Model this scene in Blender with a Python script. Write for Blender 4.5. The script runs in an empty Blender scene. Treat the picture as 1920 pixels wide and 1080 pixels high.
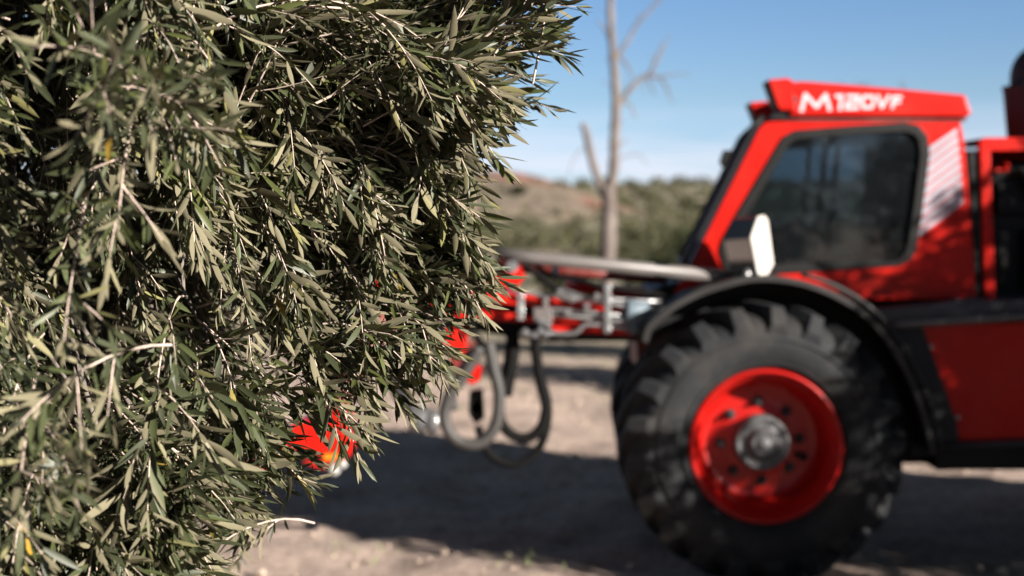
import bpy, bmesh, math, random
import numpy as np
from mathutils import Vector, Matrix, noise as mnoise

random.seed(7)
R = np.random.default_rng(11)
scene = bpy.context.scene
COL = scene.collection
rad = math.radians

# ------------------------------------------------------------------ frame of reference
F = 2667.0          # focal length in photo pixels (50 mm on a 36 mm sensor, 1920 wide)
H = 1.73            # camera height
HOR = 420.0         # row of the level line


def P(px, py, Y):
    return Vector(((px - 960.0) / F * Y, Y, H + (HOR - py) / F * Y))


# ------------------------------------------------------------------ helpers
def tag(o, label=None, cat=None, group=None, kind=None):
    if label: o['label'] = label
    if cat: o['category'] = cat
    if group: o['group'] = group
    if kind: o['kind'] = kind
    return o


def empty(name, loc, label, cat, group=None):
    o = bpy.data.objects.new(name, None)
    COL.objects.link(o)
    o.location = loc
    o.empty_display_size = 0.2
    return tag(o, label, cat, group)


def link(o, parent=None):
    COL.objects.link(o)
    if parent is not None:
        o.parent = parent
        w = parent.location.copy()
        p = parent.parent
        while p is not None:
            w += p.location
            p = p.parent
        # geometry is given in world metres: shift it into the parent's frame
        o.location = -w
    return o


class MB:
    def __init__(self):
        self.v = []; self.f = []; self.s = []

    def add(self, vs, fs, smooth=False):
        n = len(self.v)
        self.v += [tuple(v) for v in vs]
        self.f += [tuple(i + n for i in f) for f in fs]
        self.s += [smooth] * len(fs)
        return self

    def box(self, x0, x1, y0, y1, z0, z1):
        vs = [(x0, y0, z0), (x1, y0, z0), (x1, y1, z0), (x0, y1, z0), (x0, y0, z1), (x1, y0, z1), (x1, y1, z1), (x0, y1, z1)]
        return self.add(vs, [(0, 3, 2, 1), (4, 5, 6, 7), (0, 1, 5, 4), (1, 2, 6, 5), (2, 3, 7, 6), (3, 0, 4, 7)])

    def prism(self, pts, vec):
        """pts: 3D loop, extruded by vec"""
        n = len(pts)
        vec = Vector(vec)
        vs = [Vector(p) for p in pts] + [Vector(p) + vec for p in pts]
        fs = [tuple(range(n)), tuple(range(2 * n - 1, n - 1, -1))]
        fs += [(i, i + n, (i + 1) % n + n, (i + 1) % n) for i in range(n)]
        return self.add(vs, fs)

    def pprism(self, pix, Y0, Y1, dx=0.0):
        return self.prism([P(a, b, Y0) for a, b in pix], (dx, Y1 - Y0, 0))

    def tube(self, pts, r, n=12, cap=True, smooth=True):
        pts = [Vector(p) for p in pts]
        if not isinstance(r, (list, tuple)): r = [r] * len(pts)
        rings = []
        up = None
        for i, p in enumerate(pts):
            t = (pts[min(i + 1, len(pts) - 1)] - pts[max(i - 1, 0)]).normalized()
            if up is None:
                up = Vector((0, 0, 1)) if abs(t.z) < .9 else Vector((0, 1, 0))
            a = t.cross(up)
            if a.length < 1e-5: a = t.cross(Vector((1, 0, 0)))
            a.normalize(); b = a.cross(t).normalized(); up = b
            rings.append([p + (a * math.cos(k * 2 * math.pi / n) + b * math.sin(k * 2 * math.pi / n)) * r[i] for k in range(n)])
        vs = [v for rg in rings for v in rg]
        fs = []
        for i in range(len(rings) - 1):
            for k in range(n):
                fs.append((i * n + k, i * n + (k + 1) % n, (i + 1) * n + (k + 1) % n, (i + 1) * n + k))
        self.add(vs, fs, smooth)
        if cap:
            m = (len(rings) - 1) * n
            self.add(rings[0], [tuple(range(n - 1, -1, -1))])
            self.add(rings[-1], [tuple(range(n))])
        return self

    def lathe(self, prof, c, n=64, smooth=True, closed=False):
        """prof: (r, y) around an axis parallel to Y through c"""
        c = Vector(c)
        vs = []
        for r, y in prof:
            for k in range(n):
                a = 2 * math.pi * k / n
                vs.append((c.x + r * math.cos(a), c.y + y, c.z + r * math.sin(a)))
        m = len(prof)
        fs = []
        for i in range(m - 1 if not closed else m):
            j = (i + 1) % m
            for k in range(n):
                fs.append((i * n + k, i * n + (k + 1) % n, j * n + (k + 1) % n, j * n + k))
        return self.add(vs, fs, smooth)

    def ring(self, outer, inner, vec):
        """plate with a hole: outer and inner are 3D loops in one plane"""
        bm = bmesh.new()
        es = []
        for lp in (outer, inner):
            vv = [bm.verts.new(p) for p in lp]
            es += [bm.edges.new((vv[i], vv[(i + 1) % len(vv)])) for i in range(len(vv))]
        bmesh.ops.triangle_fill(bm, use_beauty=True, use_dissolve=False, edges=es)
        bm.verts.index_update()
        vs = [v.co.copy() for v in bm.verts]
        fs = [tuple(v.index for v in f.verts) for f in bm.faces]
        bm.free()
        n = len(vs); vec = Vector(vec)
        self.add(vs + [v + vec for v in vs], fs + [tuple(i + n for i in reversed(f)) for f in fs])
        for lp in (outer, inner):
            m = len(lp)
            self.add([Vector(p) for p in lp] + [Vector(p) + vec for p in lp], [(i, i + m, (i + 1) % m + m, (i + 1) % m) for i in range(m)])
        return self

    def build(self, name, mat, parent=None, bevel=0.0, weld=False):
        me = bpy.data.meshes.new(name)
        me.from_pydata(self.v, [], self.f)
        me.polygons.foreach_set('use_smooth', self.s)
        me.update()
        bm = bmesh.new(); bm.from_mesh(me)
        bmesh.ops.remove_doubles(bm, verts=bm.verts, dist=1e-5)
        bmesh.ops.recalc_face_normals(bm, faces=bm.faces)
        bm.to_mesh(me); bm.free()
        me.materials.append(mat)
        o = bpy.data.objects.new(name, me)
        link(o, parent)
        if bevel:
            m = o.modifiers.new('edge', 'BEVEL'); m.width = bevel; m.segments = 2; m.limit_method = 'ANGLE'; m.angle_limit = rad(35)
        return o


def smooth_path(pts, k=8):
    """Catmull-Rom through pts"""
    pts = [Vector(p) for p in pts]
    if len(pts) < 3: return pts
    q = [pts[0] * 2 - pts[1]] + pts + [pts[-1] * 2 - pts[-2]]
    out = []
    for i in range(1, len(q) - 2):
        a, b, c, d = q[i - 1], q[i], q[i + 1], q[i + 2]
        for s in range(k):
            t = s / k
            out.append(0.5 * ((2 * b) + (c - a) * t + (2 * a - 5 * b + 4 * c - d) * t * t + (3 * b - a - 3 * c + d) * t ** 3))
    out.append(pts[-1])
    return out


def PP(lst, Y=None):
    return [P(*p) if len(p) == 3 else P(p[0], p[1], Y) for p in lst]


def inset(poly, d):
    n = len(poly)
    area = sum(poly[i][0] * poly[(i + 1) % n][1] - poly[(i + 1) % n][0] * poly[i][1] for i in range(n))
    sg = 1 if area > 0 else -1
    out = []
    for i in range(n):
        a, b, c = Vector(poly[i - 1]), Vector(poly[i]), Vector(poly[(i + 1) % n])
        e1 = (b - a).normalized(); e2 = (c - b).normalized()
        n1 = Vector((-e1.y, e1.x)) * sg; n2 = Vector((-e2.y, e2.x)) * sg
        m = (n1 + n2).normalized()
        out.append(tuple(b + m * d / max(.5, m.dot(n1))))
    return out


def clip(poly, a, b, c):
    """keep a*x+b*y<=c"""
    out = []
    n = len(poly)
    for i in range(n):
        p, q = poly[i], poly[(i + 1) % n]
        dp, dq = a * p[0] + b * p[1] - c, a * q[0] + b * q[1] - c
        if dp <= 0: out.append(p)
        if dp * dq < 0:
            t = dp / (dp - dq)
            out.append((p[0] + (q[0] - p[0]) * t, p[1] + (q[1] - p[1]) * t))
    return out


# ------------------------------------------------------------------ materials
def mat_new(name):
    m = bpy.data.materials.new(name); m.use_nodes = True
    nt = m.node_tree
    return m, nt, nt.nodes['Principled BSDF']


def N(nt, t, **kw):
    n = nt.nodes.new(t)
    for k, v in kw.items():
        if k in n.inputs: n.inputs[k].default_value = v
        else: setattr(n, k, v)
    return n


def simple(name, col, rough=.5, metal=0., var=.12, scale=6., coat=0., bump=0., dirt=None, bscale=60.):
    m, nt, b = mat_new(name)
    L = nt.links.new
    tc = N(nt, 'ShaderNodeTexCoord')
    nz = N(nt, 'ShaderNodeTexNoise'); nz.inputs['Scale'].default_value = scale; nz.inputs['Detail'].default_value = 6
    L(tc.outputs['Object'], nz.inputs['Vector'])
    rp = N(nt, 'ShaderNodeValToRGB')
    lo = tuple(c * (1 - var) for c in col); hi = tuple(min(1, c * (1 + var)) for c in col)
    rp.color_ramp.elements[0].position = .3; rp.color_ramp.elements[0].color = (*lo, 1)
    rp.color_ramp.elements[1].position = .7; rp.color_ramp.elements[1].color = (*hi, 1)
    L(nz.outputs['Fac'], rp.inputs['Fac'])
    out = rp.outputs['Color']
    if dirt:
        n2 = N(nt, 'ShaderNodeTexNoise'); n2.inputs['Scale'].default_value = scale * .6; n2.inputs['Detail'].default_value = 8; n2.inputs['Roughness'].default_value = .7
        L(tc.outputs['Object'], n2.inputs['Vector'])
        r2 = N(nt, 'ShaderNodeValToRGB'); r2.color_ramp.elements[0].position = .48; r2.color_ramp.elements[1].position = .72
        r2.color_ramp.elements[1].color = (dirt[3],) * 3 + (1,)
        L(n2.outputs['Fac'], r2.inputs['Fac'])
        mx = N(nt, 'ShaderNodeMixRGB'); mx.inputs['Color2'].default_value = (*dirt[:3], 1)
        L(r2.outputs['Color'], mx.inputs['Fac']); L(out, mx.inputs['Color1'])
        out = mx.outputs['Color']
    L(out, b.inputs['Base Color'])
    b.inputs['Metallic'].default_value = metal
    mr = N(nt, 'ShaderNodeMapRange'); mr.inputs['To Min'].default_value = max(.02, rough - .08); mr.inputs['To Max'].default_value = min(1, rough + .12)
    L(nz.outputs['Fac'], mr.inputs['Value']); L(mr.outputs['Result'], b.inputs['Roughness'])
    b.inputs['Specular IOR Level'].default_value = {'red_paint': .14, 'rim_red_paint': .22, 'black_plastic': .18, 'fender_plastic': .3, 'tyre_rubber': .25, 'hose_rubber': .08, 'dark_grey_panel': .2}.get(name, .4)
    if coat: b.inputs['Coat Weight'].default_value = coat; b.inputs['Coat Roughness'].default_value = .08
    if bump:
        n3 = N(nt, 'ShaderNodeTexNoise'); n3.inputs['Scale'].default_value = bscale; n3.inputs['Detail'].default_value = 4
        L(tc.outputs['Object'], n3.inputs['Vector'])
        bp = N(nt, 'ShaderNodeBump'); bp.inputs['Strength'].default_value = bump; bp.inputs['Distance'].default_value = .01
        L(n3.outputs['Fac'], bp.inputs['Height']); L(bp.outputs['Normal'], b.inputs['Normal'])
    return m


M = {}
DUST = (.25, .19, .15)
M['red'] = simple('red_paint', (.36, .0065, .003), .36, var=.06, coat=.05, dirt=(.45, .10, .07, .10))
M['rim_red'] = simple('rim_red_paint', (.29, .0045, .003), .33, var=.05, coat=.2, dirt=(.4, .08, .06, .12))
M['dull_red'] = simple('dull_red_paint', (.12, .014, .011), .5, var=.2, dirt=(*DUST, .5))
M['rubber'] = simple('tyre_rubber', (.011, .012, .014), .75, var=.25, dirt=(.044, .038, .032, .7), bump=.25, scale=5)
M['black'] = simple('black_plastic', (.006, .006, .006), .5, var=.2, dirt=(.014, .013, .012, .3))
M['fender'] = simple('fender_plastic', (.013, .012, .012), .55, var=.2, dirt=(.05, .044, .041, .4))
M['hose'] = simple('hose_rubber', (.004, .004, .004), .75, var=.3, dirt=(.010, .009, .008, .4))
M['greyhose'] = simple('grey_hose', (.030, .028, .027), .6, var=.2, dirt=(.06, .054, .05, .6))
M['steel'] = simple('zinc_steel', (.34, .34, .34), .34, .85, var=.25, scale=14)
M['tubegrey'] = simple('grey_tube_paint', (.10, .09, .086), .42, .1, var=.12)
M['chrome'] = simple('polished_steel', (.33, .34, .36), .16, 1., var=.1)
M['castgrey'] = simple('cast_hub', (.085, .085, .088), .55, .3, var=.25, scale=20)
M['alu'] = simple('white_painted_metal', (.44, .41, .385), .4, var=.04)
M['silver'] = simple('silver_film', (.27, .27, .31), .45, .0, var=.1)
M['letter'] = simple('letter_film', (.42, .39, .42), .45, .0, var=.05)
M['navy'] = simple('dark_step_paint', (.02, .022, .032), .35, var=.2, dirt=(.05, .046, .045, .3))
M['panelgrey'] = simple('dark_grey_panel', (.022, .022, .024), .6, var=.2)
M['teal'] = simple('teal_cap', (.02, .35, .42), .4)
M['bluegrey'] = simple('bluegrey_cylinder', (.09, .12, .145), .5, .1, var=.3, scale=12)
M['seat'] = simple('seat_fabric', (.03, .03, .035), .8)
M['amber'] = simple('amber_lens', (.6, .16, .01), .3)
M['white'] = simple('white_cap', (.25, .25, .24), .4)
M['deadwood'] = simple('dead_wood', (.125, .103, .093), .9, var=.3, scale=3, bump=.5, bscale=25, dirt=(.07, .05, .045, .8))
M['bark'] = simple('olive_bark', (.12, .10, .085), .85, var=.35, scale=5, bump=.6, bscale=30)
M['twig'] = simple('olive_twig', (.42, .33, .28), .7, var=.3, scale=30, bump=.2)
M['scrubwood'] = simple('scrub_wood', (.12, .09, .07), .85)


def glass_mat(name, tint, gloss=.02, ior=1.6):
    m = bpy.data.materials.new(name); m.use_nodes = True
    nt = m.node_tree; nt.nodes.clear(); L = nt.links.new
    out = N(nt, 'ShaderNodeOutputMaterial')
    tr = N(nt, 'ShaderNodeBsdfTransparent'); tr.inputs['Color'].default_value = (*tint, 1)
    gl = N(nt, 'ShaderNodeBsdfGlossy'); gl.inputs['Roughness'].default_value = gloss
    fr = N(nt, 'ShaderNodeFresnel'); fr.inputs['IOR'].default_value = ior
    mx = N(nt, 'ShaderNodeMixShader')
    df = N(nt, 'ShaderNodeBsdfDiffuse'); df.inputs['Color'].default_value = (.05, .06, .07, 1)
    nz = N(nt, 'ShaderNodeTexNoise'); nz.inputs['Scale'].default_value = 3; nz.inputs['Detail'].default_value = 5
    tc = N(nt, 'ShaderNodeTexCoord'); L(tc.outputs['Object'], nz.inputs['Vector'])
    mr = N(nt, 'ShaderNodeMapRange'); mr.inputs['To Min'].default_value = .02; mr.inputs['To Max'].default_value = .12
    L(nz.outputs['Fac'], mr.inputs['Value'])
    m2 = N(nt, 'ShaderNodeMixShader')
    L(mr.outputs['Result'], m2.inputs[0]); L(tr.outputs[0], m2.inputs[1]); L(df.outputs[0], m2.inputs[2])
    L(fr.outputs[0], mx.inputs[0]); L(m2.outputs[0], mx.inputs[1]); L(gl.outputs[0], mx.inputs[2])
    L(mx.outputs[0], out.inputs[0])
    return m


M['glass'] = glass_mat('tinted_glass', (.50, .58, .63))
M['glass_dark'] = glass_mat('dark_glass', (.06, .07, .08))


def leaf_mat(name, top, under, yellow=True, trans=.28):
    m = bpy.data.materials.new(name); m.use_nodes = True
    nt = m.node_tree; nt.nodes.clear(); L = nt.links.new
    out = N(nt, 'ShaderNodeOutputMaterial')
    geo = N(nt, 'ShaderNodeNewGeometry')
    at = N(nt, 'ShaderNodeAttribute'); at.attribute_name = 'tint'
    def rng(cols):
        r = N(nt, 'ShaderNodeValToRGB')
        e = r.color_ramp.elements
        for i, (p, c) in enumerate(cols):
            if i < 2: e[i].position = p; e[i].color = (*c, 1)
            else:
                x = e.new(p); x.color = (*c, 1)
        L(at.outputs['Fac'], r.inputs['Fac'])
        return r
    def sc(c, k): return tuple(x * k for x in c)
    ct = [(0, sc(top, .7)), (.5, top), (.85, (top[0] * 1.25, top[1] * 1.3, top[2] * 1.0)), (.975, (top[0] * 1.7, top[1] * 1.7, top[2]))]
    cu = [(0, sc(under, .8)), (.6, under), (.9, sc(under, 1.2)), (.975, (under[0] * 1.1, under[1] * 1.15, under[2] * .7))]
    if yellow:
        ct.append((.9975, ct[-1][1])); cu.append((.9975, cu[-1][1])); ct.append((.9985, (.30, .17, .015))); cu.append((.9985, (.30, .20, .04)))
    a, b = rng(ct), rng(cu)
    mx = N(nt, 'ShaderNodeMixRGB')
    L(geo.outputs['Backfacing'], mx.inputs['Fac']); L(a.outputs[0], mx.inputs['Color1']); L(b.outputs[0], mx.inputs['Color2'])
    pr = N(nt, 'ShaderNodeBsdfPrincipled'); L(mx.outputs[0], pr.inputs['Base Color'])
    rr = N(nt, 'ShaderNodeMapRange'); rr.inputs['To Min'].default_value = .48; rr.inputs['To Max'].default_value = .7
    L(geo.outputs['Backfacing'], rr.inputs['Value']); L(rr.outputs[0], pr.inputs['Roughness'])
    sr = N(nt, 'ShaderNodeMapRange'); sr.inputs['To Min'].default_value = .38 if name == 'olive_leaf' else .04; sr.inputs['To Max'].default_value = .08 if name == 'olive_leaf' else .02; L(geo.outputs['Backfacing'], sr.inputs['Value']); L(sr.outputs[0], pr.inputs['Specular IOR Level'])
    tl = N(nt, 'ShaderNodeBsdfTranslucent'); tl.inputs['Color'].default_value = (top[0] * 2.2, top[1] * 2.6, top[2] * .9, 1)
    ms = N(nt, 'ShaderNodeMixShader'); ms.inputs[0].default_value = trans
    L(pr.outputs[0], ms.inputs[1]); L(tl.outputs[0], ms.inputs[2]); L(ms.outputs[0], out.inputs[0])
    return m


M['leaf'] = leaf_mat('olive_leaf', (.037, .043, .020), (.148, .133, .086), trans=.07)
M['scrub'] = leaf_mat('scrub_leaf', (.052, .052, .032), (.088, .080, .055), yellow=False, trans=.12)
M['scrubdark'] = leaf_mat('dark_scrub_leaf', (.022, .026, .014), (.04, .042, .027), yellow=False, trans=.12)


def ground_mat():
    m, nt, b = mat_new('dry_soil'); L = nt.links.new
    tc = N(nt, 'ShaderNodeTexCoord')
    def nz(s, d=6, r=.6, st=None):
        n = N(nt, 'ShaderNodeTexNoise'); n.inputs['Scale'].default_value = s; n.inputs['Detail'].default_value = d; n.inputs['Roughness'].default_value = r
        if st:
            mp = N(nt, 'ShaderNodeMapping'); mp.inputs['Scale'].default_value = st
            L(tc.outputs['Object'], mp.inputs['Vector']); L(mp.outputs[0], n.inputs['Vector'])
        else: L(tc.outputs['Object'], n.inputs['Vector'])
        return n
    def ramp(src, cols):
        r = N(nt, 'ShaderNodeValToRGB'); e = r.color_ramp.elements
        for i, (p, c) in enumerate(cols):
            if i < 2: e[i].position = p; e[i].color = (*c, 1)
            else:
                x = e.new(p); x.color = (*c, 1)
        L(src, r.inputs['Fac']); return r
    def mix(f, a, c2, t='MIX'):
        x = N(nt, 'ShaderNodeMixRGB'); x.blend_type = t
        if isinstance(f, float): x.inputs['Fac'].default_value = f
        else: L(f, x.inputs['Fac'])
        for s, k in ((a, 'Color1'), (c2, 'Color2')):
            if isinstance(s, tuple): x.inputs[k].default_value = (*s, 1)
            else: L(s, x.inputs[k])
        return x.outputs[0]
    near = ramp(nz(1.6, 9, .68).outputs['Fac'], [(.32, (.28, .213, .178)), (.68, (.60, .46, .39)), (.5, (.49, .378, .32))]).outputs[0]
    fine = ramp(nz(16, 5, .7, (1, .7, 1)).outputs['Fac'], [(.34, (.5, .48, .46)), (.56, (1, 1, 1))]).outputs[0]
    near = mix(.75, near, fine, 'MULTIPLY')
    # far land: colour by place (soil, red soil, dry grass, green scrub)
    far = ramp(nz(.11, 8, .7).outputs['Fac'], [(.38, (.11, .115, .07)), (.52, (.20, .18, .125)), (.64, (.33, .25, .19))]).outputs[0]
    redm = ramp(nz(.09, 5, .65, (1, .35, 1)).outputs['Fac'], [(.50, (0, 0, 0)), (.58, (.85, .85, .85))]).outputs[0]
    sep = N(nt, 'ShaderNodeSeparateXYZ'); L(tc.outputs['Object'], sep.inputs[0])
    hm = N(nt, 'ShaderNodeMapRange'); hm.inputs['From Min'].default_value = 1.2; hm.inputs['From Max'].default_value = 3.2
    L(sep.outputs['Z'], hm.inputs['Value'])
    nb = N(nt, 'ShaderNodeMapRange'); nb.inputs['From Min'].default_value = 240; nb.inputs['From Max'].default_value = 200
    L(sep.outputs['Y'], nb.inputs['Value'])
    mm = N(nt, 'ShaderNodeMath', operation='MULTIPLY'); L(hm.outputs[0], mm.inputs[0]); L(nb.outputs[0], mm.inputs[1])
    sm = ramp(nz(.55, 8, .72, (1, .5, 1)).outputs['Fac'], [(.36, (.075, .066, .045)), (.54, (.165, .122, .098)), (.72, (.22, .165, .135))]).outputs[0]
    soil = mix(redm, sm, (.24, .098, .072))
    gp = ramp(nz(.2, 6, .7).outputs['Fac'], [(.36, (.25, .25, .25)), (.55, (1, 1, 1))]).outputs[0]
    sf = N(nt, 'ShaderNodeMath', operation='MULTIPLY'); L(mm.outputs[0], sf.inputs[0]); L(gp, sf.inputs[1])
    far = mix(sf.outputs[0], far, soil)
    fy = N(nt, 'ShaderNodeMapRange'); fy.inputs['From Min'].default_value = 15; fy.inputs['From Max'].default_value = 24
    L(sep.outputs['Y'], fy.inputs['Value'])
    col = mix(fy.outputs[0], near, far)
    L(col, b.inputs['Base Color']); b.inputs['Roughness'].default_value = .95
    b.inputs['Specular IOR Level'].default_value = .2
    bp = N(nt, 'ShaderNodeBump'); bp.inputs['Strength'].default_value = 1.0; bp.inputs['Distance'].default_value = .09
    L(nz(7, 10, .72).outputs['Fac'], bp.inputs['Height']); L(bp.outputs[0], b.inputs['Normal'])
    return m


M['ground'] = ground_mat()
M['clod'] = simple('soil_clod', (.33, .26, .205), .95, var=.3, scale=12)
M['drygrass'] = simple('weed_leaf', (.12, .14, .06), .7, var=.3, scale=4)


# ------------------------------------------------------------------ terrain
def sstep(a, b, x):
    t = np.clip((x - a) / (b - a), 0, 1); return t * t * (3 - 2 * t)


def hterr(x, y):
    x = np.asarray(x, float); y = np.asarray(y, float)
    z = 0.018 * np.sin(x * 2.1 + .6 * y) * np.cos(y * 1.3) + .012 * np.sin(5.3 * x + 2 * y)
    bank = .5 * sstep(26, 60, y)
    h1 = 6.9 * np.exp(-(np.where(x > -3, (x + 3) / 18, (x + 3) / 60) ** 2) - ((y - 165) / 50) ** 2)
    u = 1.2 * np.sin(x * .013 + .6) + .6 * np.sin(x * .031) + .25 * np.sin(x * .11)
    h2 = (13.2 + u) * sstep(190, 520, y) + 0.006 * np.maximum(y - 520, 0)
    rough = .5 * np.sin(x * .23 + y * .05) * np.sin(y * .09) * sstep(60, 120, y)
    side = 10 * sstep(60, 400, np.abs(x)) * sstep(60, 200, np.hypot(x, y))
    return z * (y < 200) + bank + h1 + h2 + rough + side


def make_ground():
    ys = np.concatenate([np.linspace(-600, -45, 14), np.linspace(-40, 3, 30), np.linspace(3.2, 16, 110), np.linspace(16.5, 60, 60), np.linspace(62, 300, 80), np.linspace(305, 900, 60), np.linspace(950, 3500, 20)])
    k = np.linspace(-1, 1, 181)
    xs = np.sign(k) * (np.abs(k) * 10 + (np.abs(k) ** 4) * 1800)
    X, Yg = np.meshgrid(xs, ys)
    Z = hterr(X, Yg)
    # small clods and ruts near the machine
    Zn = np.array([[mnoise.noise(Vector((x * 2.2, y * 2.2, 0))) * .045 + mnoise.noise(Vector((x * 7, y * 7, 3))) * .022 if (abs(x) < 9 and 3 < y < 24) else 0 for x in xs] for y in ys])
    Z = Z + Zn
    nv = X.size; w = len(xs); h = len(ys)
    v = np.stack([X.ravel(), Yg.ravel(), Z.ravel()], 1)
    f = [(j * w + i, j * w + i + 1, (j + 1) * w + i + 1, (j + 1) * w + i) for j in range(h - 1) for i in range(w - 1)]
    me = bpy.data.meshes.new('ground'); me.from_pydata(v.tolist(), [], f)
    me.polygons.foreach_set('use_smooth', [True] * len(f)); me.materials.append(M['ground'])
    o = bpy.data.objects.new('ground', me); COL.objects.link(o)
    tag(o, kind='structure', label='bare dry soil of the grove rising to low scrubby hills')


make_ground()


# ------------------------------------------------------------------ leaves (numpy)
ROWS = np.array([0.0, 0.10, 0.30, 0.55, 0.80, 1.0])
WID = np.array([0.10, 0.42, 0.88, 1.0, 0.66, 0.03])


def leaf_mesh(name, pos, xd, nd, length, width, curl, fold, mat, parent=None, tint=None, rows=ROWS, wid=WID):
    n = len(pos)
    pos = np.asarray(pos, float); xd = np.asarray(xd, float); nd = np.asarray(nd, float)
    xd = xd / np.linalg.norm(xd, axis=1, keepdims=True)
    nd = nd - (nd * xd).sum(1, keepdims=True) * xd
    nl = np.linalg.norm(nd, axis=1, keepdims=True); nd = np.where(nl < 1e-4, np.array([[0, 0, 1.]]), nd / np.maximum(nl, 1e-4))
    yd = np.cross(nd, xd)
    m = len(rows)
    V = np.empty((n, m, 3, 3), np.float32)
    for j, (t, w) in enumerate(zip(rows, wid)):
        cen = pos + xd * (length * t)[:, None] + nd * (-curl * length * t * t)[:, None]
        hw = (width * .5 * w)[:, None]
        V[:, j, 1] = cen
        V[:, j, 0] = cen - yd * hw + nd * (hw * fold[:, None])
        V[:, j, 2] = cen + yd * hw + nd * (hw * fold[:, None])
    V = V.reshape(-1, 3)
    q = []
    for j in range(m - 1):
        a = j * 3
        q.append((a, a + 3, a + 4, a + 1)); q.append((a + 1, a + 4, a + 5, a + 2))
    q = np.array(q)
    Fc = (q[None] + (np.arange(n) * m * 3)[:, None, None]).reshape(-1, 4)
    me = bpy.data.meshes.new(name)
    me.vertices.add(len(V)); me.vertices.foreach_set('co', V.ravel())
    me.loops.add(Fc.size); me.loops.foreach_set('vertex_index', Fc.ravel().astype(np.int32))
    me.polygons.add(len(Fc)); me.polygons.foreach_set('loop_start', (np.arange(len(Fc)) * 4).astype(np.int32))
    me.polygons.foreach_set('use_smooth', np.ones(len(Fc), bool))
    me.update(calc_edges=True)
    if tint is None: tint = R.random(n)
    at = me.attributes.new('tint', 'FLOAT', 'POINT'); at.data.foreach_set('value', np.repeat(tint, m * 3).astype(np.float32))
    me.materials.append(mat)
    o = bpy.data.objects.new(name, me)
    link(o, parent)
    return o


class Foliage:
    def __init__(self, rng):
        self.r = rng; self.p = []; self.x = []; self.n = []; self.L = []; self.stems = MB()

    def leaf(self, p, x, n, L):
        self.p.append(tuple(p)); self.x.append(tuple(x)); self.n.append(tuple(n)); self.L.append(L)

    def path(self, start, d0, length, droop, step, wob=.12, pull=None):
        r = self.r
        pts = [np.array(start, float)]; d = np.array(d0, float); d /= np.linalg.norm(d)
        n = max(3, int(length / step))
        g = np.array([0, 0, -1.]) if pull is None else pull
        tg = []
        for i in range(n):
            d = d + g * droop * step + r.normal(0, wob, 3) * math.sqrt(step) * .6
            d /= np.linalg.norm(d)
            tg.append(d.copy())
            pts.append(pts[-1] + d * step)
        tg.append(d)
        return pts, tg

    def leaves_on(self, pts, tg, f0, Lm, spread=1.0, skip=.12, bias=None):
        r = self.r
        n = len(pts)
        ph = r.random() * math.pi
        for i in range(int(f0 * n), n):
            t = tg[i]
            a = np.cross(t, [0, 0, 1.]); l = np.linalg.norm(a)
            a = a / l if l > .15 else np.array([1., 0, 0])
            b = np.cross(a, t)
            ph += math.pi / 2 + r.normal(0, .2)
            rel = (i / n - f0) / max(1e-3, 1 - f0)
            Lk = Lm * (1.0 - .45 * max(0, rel - .75) / .25) * (.75 if rel < .1 else 1)
            ang = math.radians(52 - 28 * rel) * spread
            for s in (0, math.pi):
                if r.random() < skip: continue
                q = ph + s + r.normal(0, .15)
                rd = a * math.cos(q) + b * math.sin(q)
                an = ang + r.normal(0, .2)
                x = t * math.cos(an) + rd * math.sin(an)
                if bias is not None: x = x + bias * (.15 + .35 * r.random())
                x = x + r.normal(0, .08, 3)
                nn = t * .8 + np.array([0, .28, .28]) + r.normal(0, .5, 3)
                L_ = Lk * float(np.clip(r.normal(1, .17), .55, 1.4))
                self.leaf(pts[i] + rd * .0015, x, nn, L_)
        # tip pair
        for s in (-1, 1):
            self.leaf(pts[-1], tg[-1] + r.normal(0, .18, 3), r.normal(0, 1, 3), Lm * .6)

    def spray(self, tip, d0, length, droop, Lm=.066, side=4, bias=None, stem=.0017, f0=.35, step=.017, skip=.12, reject=None):
        """a drooping branchlet with side twigs whose tip ends at tip"""
        r = self.r
        pts, tg = self.path((0, 0, 0), d0, length, droop, step)
        off = np.array(tip, float) - pts[-1]
        pts = [p + off for p in pts]
        if reject is not None and reject(pts): return None
        n = len(pts)
        self.leaves_on(pts, tg, f0, Lm, bias=bias, skip=skip)
        k = max(2, n // 7)
        idx = sorted(set([0] + list(range(0, n, 3)) + [n - 1]))
        self.stems.tube([pts[i] for i in idx], [stem * (1.45 - 1.0 * i / n) for i in idx], n=5, cap=False)
        for s in range(side):
            i = int(n * r.uniform(.12, .8))
            t = tg[i]; rd = r.normal(0, 1, 3); rd -= rd.dot(t) * t; rd /= np.linalg.norm(rd)
            d = t * .7 + rd * .75
            if bias is not None: d = d + bias * .7
            L2 = length * r.uniform(.18, .42)
            p2, t2 = self.path(pts[i], d, L2, droop * 1.1, step * .92)
            self.leaves_on(p2, t2, .12, Lm * .93, bias=bias, skip=skip)
            idx2 = sorted(set(list(range(0, len(p2), 3)) + [len(p2) - 1]))
            self.stems.tube([p2[j] for j in idx2], [stem * .8 * (1.2 - .8 * j / len(p2)) for j in idx2], n=4, cap=False)
        return pts[0]

    def build(self, parent, mat, name='crown', wr=(.12, .185)):
        n = len(self.p); L_ = np.array(self.L); r = self.r
        w = L_ * r.uniform(wr[0], wr[1], n)
        return leaf_mesh(name, self.p, self.x, self.n, L_, w, r.normal(.06, .13, n), r.uniform(.05, .4, n), mat, parent, tint=r.random(n))


# ------------------------------------------------------------------ the olive tree in front
def inpoly(poly, x, y):
    c = False; n = len(poly)
    for i in range(n):
        x1, y1 = poly[i]; x2, y2 = poly[(i + 1) % n]
        if (y1 > y) != (y2 > y) and x < (x2 - x1) * (y - y1) / (y2 - y1) + x1: c = not c
    return c


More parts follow.
